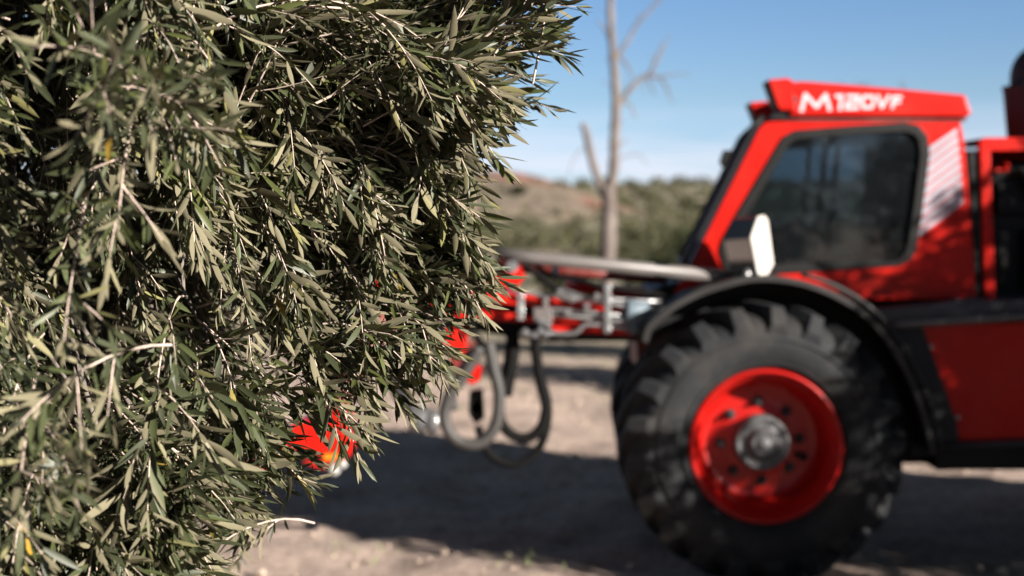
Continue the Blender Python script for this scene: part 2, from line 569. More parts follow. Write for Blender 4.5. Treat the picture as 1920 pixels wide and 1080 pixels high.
def main_olive():
    base = Vector((-1.75, 3.75, 0))
    root = empty('olive_tree', base, 'olive tree with dense silvery drooping leaves filling the left of the photo, in sharp focus', 'tree')
    fo = Foliage(np.random.default_rng(5))
    r = fo.r
    # outline of the crown (angles as seen from the camera), tips stay inside it
    A = [(-250, -300), (1060, -300), (1045, 0), (1030, 30), (1062, 75), (1010, 120), (965, 150), (975, 205), (1015, 222), (950, 270), (910, 310), (870, 350), (858, 400),
         (895, 470), (930, 520), (890, 570), (895, 610), (840, 670), (855, 740), (735, 770), (690, 830), (655, 790), (610, 775), (545, 805), (525, 850), (598, 908), (525, 948), (415, 985), (398, 1060), (400, 1250), (-250, 1250)]
    B = [(-250, -300), (960, -300), (935, 100), (895, 220), (840, 330), (825, 430), (760, 500), (610, 560), (520, 650), (420, 740), (350, 850), (300, 960), (250, 1250), (-250, 1250)]
    C = [(-250, -300), (900, -300), (880, 100), (850, 250), (820, 380), (740, 500), (620, 640), (520, 740), (440, 860), (370, 960), (320, 1250), (-250, 1250)]

    def depth(px, py):
        u = min(1, max(0, px / 760))
        return 2.02 + .55 * (u * u * (3 - 2 * u)) + .06 * math.sin(px * .011 + 2) * math.sin(py * .009)

    def dirs(px, py):
        u = min(1, max(0, px / 900))
        th = rad(72 - 52 * u)
        out = np.array([math.cos(th), -math.sin(th), 0])
        top = max(0, 1 - py / 330.) * (px > 500)
        up = .25 + .55 * top
        droop = 5.2 - 4.4 * top
        if py > 760: droop = 3.2
        return out, up, droop

    gaps = [(25, 330, 70, 100), (190, 735, 150, 85), (15, 560, 60, 130), (170, 350, 40, 50), (330, 520, 45, 60), (540, 130, 40, 60), (470, 470, 55, 70), (610, 480, 45, 70), (110, 455, 60, 50), (330, 60, 60, 50), (690, 140, 50, 40), (380, 800, 80, 50), (60, 820, 90, 60), (240, 330, 40, 60), (770, 470, 40, 40), (560, 660, 50, 40), (120, 180, 60, 40), (430, 250, 35, 60)]
    def in_gap(px, py):
        return any(((px - a) / c) ** 2 + ((py - b) / d) ** 2 < 1 for a, b, c, d in gaps)

    peep = [(785, 515, 50, 26), (893, 522, 36, 24), (850, 605, 42, 40), (700, 560, 40, 28)]
    def peeks(pts):
        q = [(960 + F * p[0] / p[1], HOR - (p[2] - H) * F / p[1]) for p in pts[len(pts) // 4:]]
        return sum(any(((a - c) / e) ** 2 + ((b - d) / f) ** 2 < 1 for c, d, e, f in peep) for a, b in q) > .18 * len(q)

    def rej(pts):
        if r.random() < .6 and peeks(pts): return True
        q = [(960 + F * p[0] / p[1], HOR - (p[2] - H) * F / p[1]) for p in pts[len(pts) // 4:]]
        return sum(in_gap(a, b) for a, b in q) > .30 * len(q)

    anchors = []
    def fill(poly, n, off0, off1, L0, L1, side, f0=.35, skip=.08, Lm=.064, edge=False):
        k = 0; tries = 0
        while k < n and tries < n * 60:
            tries += 1
            px = r.uniform(-220, 1100); py = r.uniform(-260, 1220)
            if not inpoly(poly, px, py): continue
            if off1 < .45 and in_gap(px, py - 10) and r.random() < .95: continue
            if not edge and off1 < .45 and mnoise.noise(Vector((px * .0085, py * .0065, off0 * 20 + .5))) < .02 + .10 * (px < 450): continue
            if edge and inpoly(poly, px + 130, py + 10) and inpoly(poly, px + 40, py + 80): continue
            Y = depth(px, py) + r.uniform(off0, off1)
            if off1 > .45 and in_gap(px, py - 10): Y += .25
            out, up, droop = dirs(px, py)
            tip = P(px, py, Y)
            d0 = out * r.uniform(.7, 1.1) + np.array([r.normal(0, .25), r.normal(0, .25), up + r.normal(0, .15)])
            b = fo.spray(tip, d0, r.uniform(L0, L1), droop * r.uniform(.75, 1.25), Lm * r.uniform(.88, 1.15), side, bias=(out * .35 + np.array([.2, 0, -.1])) if not edge else (out * .7 + np.array([.4, 0, 0])), f0=f0, skip=skip, reject=None if edge or n <= 24 else (rej if off1 < .45 else peeks))
            if b is None: continue
            anchors.append(b); k += 1

    fill(A, 110, -.02, .10, .22, .42, 3, edge=True)          # the fringe against the sky and the machine
    fill(A, 125, -.10, .20, .30, .60, 4)
    fill(B, 150, .08, .42, .30, .60, 5)
    fill(C, 210, .38, .95, .30, .62, 5, f0=.2, skip=.05, Lm=.060)
    fill(C, 90, .9, 1.4, .40, .70, 6, f0=.1, skip=.0, Lm=.066)
    fill([(600, 360), (860, 360), (900, 470), (900, 600), (800, 640), (640, 600), (520, 640), (520, 480)], 34, .05, .45, .3, .55, 5)
    fill([(430, 850), (560, 850), (605, 900), (540, 935), (430, 950)], 16, .0, .2, .22, .40, 3, edge=False, Lm=.066)
    fill([(955, -60), (1050, -60), (1062, 78), (1000, 110), (940, 110)], 12, .0, .15, .22, .40, 3, Lm=.066)
    fill([(930, 190), (1015, 215), (985, 245), (925, 245)], 5, .0, .1, .2, .32, 2, Lm=.066)
    fill([(880, 450), (945, 480), (955, 530), (930, 600), (890, 600)], 20, .0, .15, .22, .40, 3, Lm=.066)
    fill([(840, 640), (885, 660), (880, 742), (800, 760), (780, 700)], 16, .0, .15, .24, .45, 3, Lm=.066)
    fill([(620, 730), (700, 740), (725, 800), (690, 835), (650, 780)], 8, .0, .15, .24, .42, 3, Lm=.066)
    # the far side of the crown
    k = 0
    while k < 60:
        a = r.uniform(0, 2 * math.pi); rr_ = r.uniform(.5, 1.0)
        x = base.x + math.cos(a) * 1.45 * rr_; y = base.y + .25 + math.sin(a) * 1.3 * rr_; z = r.uniform(.9, 3.3)
        if y < 3.4: continue
        px = 960 + F * x / y
        if px > 700 - (z < 1.7) * 330: continue
        out = np.array([math.cos(a), math.sin(a), .2])
        fo.spray((x, y, z), out, r.uniform(.4, .7), 3, .062, 5, f0=.2); k += 1
    # a few blurred twigs reaching towards the camera
    for px, py, Y, dx, dz in [(300, 150, 1.72, .5, .1), (205, 215, 1.66, .3, -.1), (60, 90, 1.7, -.2, .1), (120, 640, 1.8, .2, -.6), (395, 150, 1.85, .7, .2),
                              (40, 790, 1.75, -.3, -.2), (330, 300, 1.9, .4, -.3), (220, 430, 1.85, .15, -.6), (150, 960, 1.8, .5, -.2), (30, 960, 1.75, .2, -.4), (420, 330, 2.0, .6, -.5)]:
        anchors.append(fo.spray(P(px, py, Y), (dx, -.9, dz + .3), .34, 1.8, .062, 3, f0=.25))
    fo.build(root, M['leaf'], 'crown')
    fo.stems.build('twigs', M['twig'], root)
    # trunk and limbs
    mb = MB()
    tr = smooth_path([base + Vector(v) for v in [(0, 0, -.15), (.04, .02, .35), (-.05, .05, .8), (.05, -.02, 1.25), (.02, .0, 1.6)]], 5)
    mb.tube(tr, [.24 - .10 * i / len(tr) + .02 * math.sin(i * 1.7) for i in range(len(tr))], n=14)
    tops = []
    for k in range(7):
        a = k * .9 + .3
        q = [base + Vector((0, 0, 1.3)), base + Vector((math.cos(a) * .35, math.sin(a) * .35, 1.9)), base + Vector((math.cos(a) * .75, math.sin(a) * .7, 2.5 + .1 * k % .3)), base + Vector((math.cos(a) * 1.15, math.sin(a) * 1.0, 2.75))]
        pth = smooth_path(q, 5); mb.tube(pth, [.085 - .07 * i / len(pth) for i in range(len(pth))], n=9)
        tops += pth[4:]
    rr2 = random.Random(3)
    for i, an in enumerate(anchors):
        an = Vector(an)
        if i % 2 or an.y < 2.45: continue
        s = min(tops, key=lambda t: (t - an).length + rr2.random() * .3)
        mid = s.lerp(an, .5) + Vector((rr2.uniform(-.08, .08), rr2.uniform(-.08, .08), .10 + .1 * rr2.random()))
        pth = smooth_path([s, mid, an], 5)
        mb.tube(pth, [.012 - .0095 * j / len(pth) for j in range(len(pth))], n=5, cap=False)
    mb.build('trunk', M['bark'], root)


main_olive()


# ------------------------------------------------------------------ other olive trees of the grove (their shade falls on machine and soil)
def crown_mesh(name, rng, cen, rad3, n, size, mat, parent=None, lobes=9, hole=.0):
    cs = []
    for k in range(lobes):
        d = rng.normal(0, 1, 3); d /= np.linalg.norm(d)
        cs.append((np.array(cen) + d * np.array(rad3) * rng.uniform(.35, .62), rng.uniform(.38, .58)))
    cs.append((np.array(cen), .72))
    pos = []
    while len(pos) < n:
        c, s = cs[rng.integers(len(cs))]
        d = rng.normal(0, 1, 3); d /= np.linalg.norm(d)
        p = c + d * np.array(rad3) * s * rng.uniform(.55, 1.06) ** .6
        pos.append(p)
    pos = np.array(pos)
    out = pos - np.array(cen)
    out /= np.linalg.norm(out, axis=1, keepdims=True) + 1e-6
    x = out * .5 + rng.normal(0, .6, (n, 3)) + np.array([0, 0, -.3])
    nn = rng.normal(0, .8, (n, 3)) + np.array([0, 0, .4]) + out * .4
    L_ = size * rng.uniform(.7, 1.3, n)
    return leaf_mesh(name, pos, x, nn, L_, L_ * rng.uniform(.28, .45, n), rng.normal(.05, .15, n), rng.uniform(0, .3, n), mat, parent, tint=rng.random(n) * .97,
                     rows=np.array([0, .5, 1.]), wid=np.array([.15, 1., .05]))


def grove_tree(x, y, cz, rx, ry, rz, n, size, label, seed, mat='leaf', group='olive trees of the grove'):
    rng = np.random.default_rng(seed)
    z0 = float(hterr(x, y))
    root = empty('olive_tree', (x, y, z0), label, 'tree', group)
    mb = MB()
    mb.tube(smooth_path([(x, y, z0 - .1), (x + .06, y, z0 + .3), (x - .04, y + .05, z0 + cz * .5), (x, y, z0 + cz)], 4), [.17 - .09 * i / 12 for i in range(13)], n=10)
    for k in range(6):
        a = k * 1.05 + seed
        e = Vector((x + math.cos(a) * rx * .7, y + math.sin(a) * ry * .7, z0 + cz + rz * .35))
        s = Vector((x, y, z0 + cz * .55)); m_ = s.lerp(e, .5) + Vector((0, 0, .12))
        pth = smooth_path([s, m_, e], 4); mb.tube(pth, [.06 - .05 * i / len(pth) for i in range(len(pth))], n=7)
    mb.build('trunk', M['bark'], root)
    crown_mesh('crown', rng, (x, y, z0 + cz), (rx, ry, rz), n, size, M[mat], root, lobes=12)


grove_tree(5.9, 4.7, 2.50, 1.8, 1.1, 1.2, 17000, .10, 'olive tree standing to the right of the red machine, its shade on the wheel', 21)
grove_tree(4.2, 4.2, 1.48, .80, .5, .80, 7000, .075, 'young olive tree to the right of the camera shading the lower wheel', 25)
for i_, (tx, ty, tr_) in enumerate(((10.2, 1.2, 1.7), (9.2, -2.4, 1.8), (6.6, -5.6, 1.8), (2.6, -4.6, 1.7), (-1.0, -3.8, 1.6), (-4.2, -2.0, 1.7))):  # unseen grove trees, massed here to darken fill light and reflections
    grove_tree(tx, ty, 2.05, tr_ * 1.1, tr_, 1.75, 6500, .17, 'unseen olive tree added behind the camera to darken the fill light', 70 + i_, group='unseen olive trees behind the camera')
grove_tree(4.5, 13.2, 1.45, 1.5, .8, 1.0, 6000, .11, 'olive tree seen through the cab window, just beyond the machine', 22)
grove_tree(4.2, 17.1, 1.35, 1.5, .8, .95, 6000, .11, 'olive tree behind the one seen through the cab window', 23)
grove_tree(4.6, 9.75, 1.05, .8, .35, .5, 3000, .08, 'young olive tree just beyond the engine bay of the machine', 24)


# ------------------------------------------------------------------ the red tree-shaking machine
HX, HZ = P(1437, 840, 6.8).x, .665
mach = empty('tree_shaker', (HX + 1.2, 7.5, 0), 'red self-propelled tree shaking machine with a slanted cab, fat tyres and a long front boom', 'harvester')


def tread_r(y, W=.55):
    u = abs(y - W / 2) / (W / 2)
    return .655 - .035 * u ** 3


def make_wheel(cx, cy, cz, side):
    """side=-1: outer face towards the camera"""
    W = .55
    root = bpy.data.objects.new('wheel', None); COL.objects.link(root); root.parent = mach
    root.location = Vector((cx, cy, cz)) - mach.location
    def fy(y): return y if side < 0 else W - y
    c = Vector((cx, cy, cz))
    def rbuild(mb, name, mat, par=root, bevel=0.):
        if side > 0:
            mb.v = [(v[0], cy + W - (v[1] - cy), v[2]) for v in mb.v]
        o = mb.build(name, mat, None, bevel)
        o.parent = par
        o.location = -c if par is root else Vector((0, 0, 0))
        return o
    # tyre
    t = MB()
    prof = [(.360, .06), (.368, .022), (.385, .004), (.43, -.018), (.48, -.026), (.53, -.022), (.575, .0), (.605, .03), (.628, .07), (.645, .13), (.655, .2), (.658, .275)]
    prof += [(r_, W - y_) for r_, y_ in prof[-2::-1]]
    t.lathe(prof, c, 96)
    for s in (-0.026,):
        pass
    # embossed rings
    for rr_ in (.40, .52):
        t.lathe([(rr_ - .006, -.002 - .02 * (rr_ > .5)), (rr_, -.016 - .016 * (rr_ > .5)), (rr_ + .006, -.004 - .02 * (rr_ > .5))], c, 96)
    nl = 21
    for sd in (0, 1):
        for k in range(nl):
            a0 = 2 * math.pi * (k + .5 * sd) / nl
            rows = []
            K = 9
            for j in range(K):
                q = j / (K - 1)
                # along the lug: down the shoulder first, then across the tread
                if q < .25:
                    w_ = q / .25; y = -.018 + w_ * .040; rb = .545 + w_ * .065; rt = .585 + w_ * .085
                    ang = a0 - .02 + .01 * w_
                else:
                    w_ = (q - .25) / .75; y = .022 + w_ * .275; rb = tread_r(y) - .012; rt = .672 + .022 * math.sin(min(1, w_ * 1.6) * math.pi / 2)
                    ang = a0 - .01 + .34 * w_ ** .9
                hw = .030 + .010 * (1 - q) 
                yy = y if sd == 0 else W - y
                for (rr_, h_) in ((rb, 1.35), (rt, .8)):
                    for sg in (-1, 1):
                        a_ = ang + sg * hw * h_ / rr_
                        rows.append((cx + rr_ * math.cos(a_), cy + yy - (.006 if rr_ == rt and q < .3 and sd == 0 else 0), cz + rr_ * math.sin(a_)))
            fs = []
            for j in range(K - 1):
                o_ = j * 4
                fs += [(o_, o_ + 2, o_ + 6, o_ + 4), (o_ + 2, o_ + 3, o_ + 7, o_ + 6), (o_ + 3, o_ + 1, o_ + 5, o_ + 7)]
            fs += [(0, 1, 3, 2), ((K - 1) * 4, (K - 1) * 4 + 2, (K - 1) * 4 + 3, (K - 1) * 4 + 1)]
            t.add(rows, fs)
    rbuild(t, 'tyre', M['rubber'])
    # rim
    m = MB()
    m.lathe([(.372, .030), (.370, .004), (.362, -.008), (.352, -.004), (.348, .010), (.336, .035), (.318, .06), (.305, .10), (.298, .165), (.285, .195), (.25, .205), (.16, .185), (.10, .18), (.0, .18)], c, 96)
    m.lathe([(.366, .03), (.34, .10), (.32, .2), (.32, .35), (.34, .47), (.366, .52), (.3, .50), (.28, .40)], c, 64)
    rim = rbuild(m, 'rim', M['rim_red'])
    # a dark slot in the disc
    sl = MB()
    a_ = rad(-20)
    pc = c + Vector((math.cos(a_) * .215, .183, math.sin(a_) * .215))
    sl.tube([pc + Vector((-.028, 0, .010)), pc + Vector((.028, -.004, -.012))], .017, n=10)
    rbuild(sl, 'valve_slot', M['black'])
    h = MB()
    h.lathe([(.135, .19), (.135, .11), (.128, .098), (.118, .096), (.112, .104), (.085, .108), (.078, .098), (.066, .085), (.060, .072), (.052, .068), (.044, .076), (.034, .076), (.030, .068), (.018, .064), (0, .064)], c, 48)
    rbuild(h, 'hub', M['castgrey'])
    for k in range(8):
        a = k * math.pi / 4 + rad(3)
        q = c + Vector((math.cos(a) * .195, .19, math.sin(a) * .195))
        b = MB(); b.lathe([(.0, -.052), (.009, -.052), (.010, -.028), (.019, -.026), (.020, 0.0)], q, 12, smooth=False)
        b.lathe([(.026, 0.004), (.026, -.006), (.0, -.006)], q, 16, smooth=False)
        rbuild(b, 'bolt', M['panelgrey'])
    return root


def copy_wheel(w, x, dx=0):
    r_ = w.copy(); COL.objects.link(r_); r_.location = w.location + Vector((x, 0, 0))
    for ch in w.children:
        c_ = ch.copy(); COL.objects.link(c_); c_.parent = r_
    return r_


wn = make_wheel(HX, 6.8, HZ, -1)
wf = make_wheel(HX + .06, 8.05, HZ, 1)
copy_wheel(wn, 2.75); copy_wheel(wf, 2.75)

# --- cab
YC, YF, DX = 7.18, 8.22, .10
OUT = [(1290, 500), (1322, 436), (1368, 344), (1420, 240), (1436, 224), (1460, 220), (1800, 220), (1808, 262), (1818, 380), (1826, 480), (1832, 562), (1290, 562)]
WIN = [(1352, 470), (1356, 452), (1384, 402), (1462, 272), (1472, 257), (1492, 247), (1600, 238), (1697, 232), (1722, 238), (1737, 256), (1741, 290), (1729, 385), (1717, 465), (1708, 484), (1688, 496), (1560, 505), (1450, 511), (1376, 512), (1360, 500)]
o3 = PP(OUT, YC); w3 = PP(WIN, YC)
m = MB()
m.ring(o3, w3, (0, .045, 0))
far = Vector((DX, YF - YC, 0))
m.ring([p + far for p in o3], [p + far for p in w3], (0, .045, 0))
# rear wall with rounded corner, roof skin, floor
def strip(mb, idx, th=.03, y0=.045, y1=None):
    y1 = YF - YC if y1 is None else y1
    for i in range(len(idx) - 1):
        a, b = o3[idx[i]], o3[idx[i + 1]]
        mb.add([a + Vector((0, y0, 0)), b + Vector((0, y0, 0)), b + Vector((DX, y1, 0)), a + Vector((DX, y1, 0))], [(0, 1, 2, 3)])
strip(m, [5, 6]); strip(m, [6, 7, 8, 9, 10]); strip(m, [10, 11])
# low nose panel below the windscreen
m.prism([P(1250, 576, YC + .05), P(1292, 500, YC + .05), P(1330, 500, YC + .05), P(1330, 576, YC + .05)], (DX, YF - YC, 0))
cab = m.build('cab', M['red'], mach, .006)
# windscreen with black border
m = MB()
fr = [o3[i] for i in (0, 1, 2, 3, 4, 5)]
nrm = Vector((-.9, 0, .43)).normalized()
for i in range(len(fr) - 1):
    a, b = fr[i], fr[i + 1]
    q = [a + Vector((0, -.004, 0)), b + Vector((0, -.004, 0)), b + far, a + far]
    m.prism(q, nrm * -.012)
m.build('windscreen', M['glass_dark'], mach)
m = MB()
wl = [p + nrm * .02 for p in fr[:5]]
m.tube(wl, .016, n=8); m.tube([p + far for p in wl], .016, n=8)
m.tube([wl[0], wl[0] + far], .016, n=8); m.tube([wl[4], wl[4] + far], .014, n=8)
m.build('windscreen_trim', M['black'], mach)
m = MB()
a = P(1366, 300, YC + .02); 
m.prism([a + Vector((-.012, 0, -.05)), a + Vector((-.04, 0, -.01)), a + Vector((-.02, 0, .05)), a + Vector((.02, 0, .05))], (0, .07, 0))
m.build('hinge', M['black'], mach, .004)

# side windows: rubber seal and pane
IN = inset(WIN, 15)
m = MB(); m.ring(PP(inset(WIN, -3), YC - .012), PP(IN, YC - .012), (0, .07, 0))
sw = m.build('side_window', M['black'], mach, .004)
m = MB(); m.pprism(inset(WIN, 13), YC + .012, YC + .018); g = m.build('pane', M['glass'], sw)
m = MB(); m.ring([p + far for p in PP(inset(WIN, -3), YC)], [p + far for p in PP(IN, YC)], (0, .06, 0))
sw2 = m.build('side_window', M['black'], mach, .004)
m = MB(); m.prism([p + far for p in PP(inset(WIN, 13), YC + .02)], (0, .006, 0)); m.build('pane', M['glass'], sw2)

# cab interior
m = MB()
sx = P(1575, 500, 7.6).x
def rbox(mb, x0, x1, y0, y1, z0, z1, lean=0):
    vs = [(x0, y0, z0), (x1, y0, z0), (x1, y1, z0), (x0, y1, z0), (x0 + lean, y0, z1), (x1 + lean, y0, z1), (x1 + lean, y1, z1), (x0 + lean, y1, z1)]
    mb.add(vs, [(0, 3, 2, 1), (4, 5, 6, 7), (0, 1, 5, 4), (1, 2, 6, 5), (2, 3, 7, 6), (3, 0, 4, 7)])
rbox(m, sx - .30, sx + .22, 7.45, 7.95, 1.32, 1.46)
rbox(m, sx + .12, sx + .26, 7.45, 7.95, 1.46, 2.02, .10)
rbox(m, sx + .20, sx + .32, 7.58, 7.82, 2.04, 2.22, .03)
m.build('driver_seat', M['seat'], mach, .04)
m = MB()
c = P(1450, 470, 7.68)
m.tube([c + Vector((.02, 0, -.30)), c + Vector((.06, 0, .0))], .03)
rg = [c + Vector((.06, 0, .0)) + Vector((math.cos(k / 24 * 2 * math.pi) * .07, math.sin(k / 24 * 2 * math.pi) * .18, math.cos(k / 24 * 2 * math.pi) * .15 + .02)) for k in range(25)]
m.tube(rg, .014, n=8)
m.build('steering_wheel', M['black'], mach)
m = MB()
for px in (1545, 1568):
    m.tube([P(px + 8, 240, 8.0), P(px - 22, 505, 8.0)], .018)
m.tube([P(1520, 250, 7.95), P(1500, 500, 7.95)], .012)
m.box(P(1640, 0, 7.9).x, P(1700, 0, 7.9).x, 7.5, 8.15, 1.35, 2.2)
m.box(P(1430, 0, 7.6).x, P(1475, 0, 7.6).x, 7.5, 7.62, 1.35, 1.72)
m.build('cab_bars', M['black'], mach, .01)

# roof
m = MB()
RO = [(1492, 152), (1520, 153), (1660, 164), (1811, 178), (1815, 192), (1823, 213), (1812, 219), (1480, 217), (1484, 200), (1488, 170)]
r3 = PP(RO, YC - .04)
m.prism(r3, (DX, YF - YC + .12, 0))
roof = m.build('roof', M['red'], mach, .012)
m = MB()
m.prism(PP([(1470, 216), (1812, 219), (1812, 226), (1468, 226)], YC - .01), (DX, YF - YC, 0))
m.build('roof_gutter', M['dull_red'], mach)

# lettering on the roof edge
LET = {
    'M': (1500, 1561, [[(0, 0), (.13, 1), (.50, .22), (.80, 1), (.93, 0)]]),
    '1': (1564, 1583, [[(.55, 0), (.75, .95)], [(.05, .93), (.8, .93)]]),
    '2': (1583, 1612, [[(.12, .93), (.95, .93), (.88, .52), (.12, .50), (.02, .08), (.92, .08)]]),
    '0': (1611, 1641, [[(.22, .08), (.80, .08), (.95, .50), (.86, .93), (.26, .93), (.08, .5), (.22, .08)]]),
    'V': (1642, 1668, [[(.05, 1), (.38, .05), (1.0, 1)]]),
    'F': (1668, 1691, [[(.12, 0), (.28, .92), (.98, .92)], [(.2, .48), (.85, .48)]]),
}
m = MB(); kk = 0
for ch, (xa, xb, strokes) in LET.items():
    for st in strokes:
        pts = []
        for u, w in st:
            px = xa + (xb - xa - 4) * u + 3; g_ = (px - 1500) / 190.
            hgt = 31 - 10 * g_
            pts.append(Vector((px, 208 - 7 * g_ - hgt * w, 0)))
        for a, b in zip(pts[:-1], pts[1:]):
            t = (b - a).normalized(); nn = Vector((-t.y, t.x, 0)) * (3.6 - .9 * (a.x - 1500) / 190.)
            a2, b2 = a - t * 2.0, b + t * 2.0
            kk += 1; yy = YC - .0405 - .00035 * (kk % 7)
            m.pprism([(q.x, q.y) for q in (a2 - nn, b2 - nn, b2 + nn, a2 + nn)], yy, YC - .0395)
m.build('lettering', M['letter'], roof)

# striped decal behind the window
DEC = [(1744, 275), (1795, 240), (1801, 310), (1807, 380), (1719, 446), (1727, 390)]
mb = MB()
k0 = None
ax, ay = .60, .80   # direction normal to the stripes (image axes)
for k in range(9):
    vals = [ax * p[0] + ay * p[1] for p in DEC]
    lo_, hi_ = min(vals), max(vals)
    st = (hi_ - lo_) / 8.6
    c0 = lo_ + k * st; c1 = c0 + st * .76
    q = clip(clip(DEC, ax, ay, c1), -ax, -ay, -c0)
    if len(q) >= 3: mb.pprism(q, YC - .004, YC - .0005)
mb.build('stripe_decal', M['silver'], mach)

# work lamps in red hoods at the front corners of the roof
def hood(Y0, dx, Y1, pts, lens):
    m = MB(); m.prism([p + Vector((dx, 0, 0)) for p in PP(pts, Y0)], (0, Y1 - Y0, 0))
    h = m.build('work_lamp', M['red'], mach, .005)
    m = MB(); m.prism([p + Vector((dx, .012, 0)) for p in PP(lens, Y0)], (0, Y1 - Y0 - .024, 0))
    m.build('lens', M['black'], h)
HP = [(1441, 149), (1478, 146), (1492, 155), (1506, 164), (1494, 167), (1489, 176), (1491, 190), (1494, 206), (1466, 206), (1460, 202)]
LP = [(1438, 152), (1444, 150), (1468, 206), (1456, 200)]
hood(YC - .05, 0, YC + .10, HP, LP)
fd = YF - YC - .06
hood(YC - .05 + fd, 0, YC + .10 + fd, [(1407 + (a - 1441) * .85, 190 + (b - 147) * .8) for a, b in HP], [(1407 + (a - 1441) * .85, 190 + (b - 147) * .8) for a, b in LP])
m = MB(); m.tube([P(1492, 186, YC - .055), P(1492, 186, YC + .0)], .012, n=16); m.build('bolt', M['castgrey'], mach)
m = MB(); m.pprism([(1456, 207), (1496, 207), (1500, 222), (1440, 226)], YC - .02, YC + .05); m.build('lamp_bracket', M['black'], mach, .004)

# rear part: engine bay frame, engine bay, air intake
m = MB()
m.pprism([(1818, 285), (1838, 285), (1840, 565), (1832, 565)], YC + .02, YC + .5); m.build('cab_gap_cover', M['black'], mach)
EO = [(1838, 264), (1846, 258), (2300, 256), (2300, 590), (1848, 590)]
EI = [(1857, 283), (2280, 281), (2280, 575), (1868, 575)]
m = MB(); m.ring(PP(EO, YC), PP(EI, YC), (0, .05, 0)); 
e3 = PP(EO, YC)
m.add([e3[1] + Vector((0, .05, 0)), e3[2] + Vector((0, .05, 0)), e3[2] + Vector((0, 1.0, 0)), e3[1] + Vector((0, 1.0, 0))], [(0, 1, 2, 3)])
m.prism([e3[0] + Vector((0, 1.0, 0)), e3[2] + Vector((0, 1.0, 0)), e3[3] + Vector((0, 1.0, 0)), e3[4] + Vector((0, 1.0, 0))], (0, .04, 0))
m.prism([e3[2] + Vector((-.04, .05, 0)), e3[2] + Vector((0, .05, 0)), e3[3] + Vector((0, .05, 0)), e3[3] + Vector((-.04, .05, 0))], (0, .95, 0))
m.build('engine_frame', M['red'], mach, .005)
m = MB()
xe = P(1880, 0, YC).x
m.box(xe - .02, xe + 1.0, YC + .25, YC + .9, 1.32, 1.78)
m.box(xe + .05, xe + .55, YC + .22, YC + .6, 1.78, 1.98)
for k in range(5):
    m.tube([(xe + .05 + .17 * k, YC + .22, 1.40), (xe + .05 + .17 * k, YC + .22, 1.70)], .05)
m.tube(smooth_path([(xe - .02, YC + .2, 1.95), (xe + .15, YC + .18, 2.02), (xe + .3, YC + .2, 1.8), (xe + .6, YC + .2, 1.9)], 6), .035)
m.build('engine', M['black'], mach, .01)
m = MB(); m.tube([P(1858, 319, YC + .03), P(1888, 318, YC + .12)], .012); m.tube([P(1884, 302, YC + .12), P(1890, 312, YC + .12)], .012)
m.build('red_handle', M['red'], mach)
# air intake
c = P(1948, 258, YC + .3)
s = (YC + .3) / F
m = MB()
def zl(prof, c, n=40):
    vs = []; fs = []
    for r_, z_ in prof:
        for k in range(n):
            a = 2 * math.pi * k / n; vs.append((c.x + r_ * math.cos(a), c.y + r_ * math.sin(a), c.z + z_))
    for i in range(len(prof) - 1):
        for k in range(n):
            fs.append((i * n + k, i * n + (k + 1) % n, (i + 1) * n + (k + 1) % n, (i + 1) * n + k))
    return vs, fs
pf = [(.0, -.02), (57 * s, -.02), (57 * s, .0), (64 * s, 88 * s), (66 * s, 92 * s), (66 * s, 96 * s), (52 * s, 98 * s), (52 * s, 112 * s)]
pf += [(52 * s * math.cos(q * math.pi / 2 / 8), 112 * s + 62 * s * math.sin(q * math.pi / 2 / 8)) for q in range(1, 9)]
m.add(*zl(pf, c), smooth=True)
m.build('air_intake', M['panelgrey'], mach)

# step deck, rails, lower panels
m = MB()
m.pprism([(1640, 580), (1700, 574), (1760, 570), (1800, 564), (2600, 545), (2600, 575), (1672, 604), (1645, 600)], YC - .16, YC + .5)
m.pprism([(1790, 562), (1845, 559), (1845, 566), (1790, 570)], YC - .17, YC - .02)
m.build('step_deck', M['navy'], mach, .006)
m = MB(); m.tube(PP([(1672, 611), (1700, 608), (2700, 545)], YC - .19), .019, n=14); m.build('deck_rail', M['tubegrey'], mach)
m = MB(); m.tube(PP([(1752, 836), (2700, 805)], YC - .16), .016, n=12); m.build('lower_rail', M['navy'], mach)
m = MB()
m.pprism([(1726, 610), (2500, 585), (2500, 812), (1800, 828), (1790, 790), (1775, 745)], YC - .12, YC + .9)
body = m.build('side_panel', M['red'], mach, .006)
for px, py in ((1745, 650), (1795, 783), (2010, 640)):
    m = MB(); m.lathe([(0, -.012), (.011, -.012), (.013, 0)], P(px, py, YC - .12), 12); m.build('screw', M['steel'], body)
m = MB()
m.pprism([(1655, 606), (1730, 611), (1778, 745), (1796, 800), (1798, 838), (1752, 845), (1738, 760), (1700, 680)], YC - .14, YC + .6)
m.build('corner_panel', M['panelgrey'], mach, .006)
m = MB()
m.box(HX - .35, HX + 3.6, 7.42, 8.02, .48, 1.32)
m.tube([(HX, 7.0, HZ), (HX, 8.4, HZ)], .09); m.tube([(HX + 2.75, 7.0, HZ), (HX + 2.75, 8.4, HZ)], .09)
m.box(HX + .9, HX + 2.2, 7.1, 7.45, .50, .66)
m.build('chassis', M['black'], mach, .01)
m = MB()
m.pprism([(1192, 628), (1222, 628), (1214, 700), (1196, 690)], 7.45, 7.9); m.build('front_bracket', M['dull_red'], mach, .006)

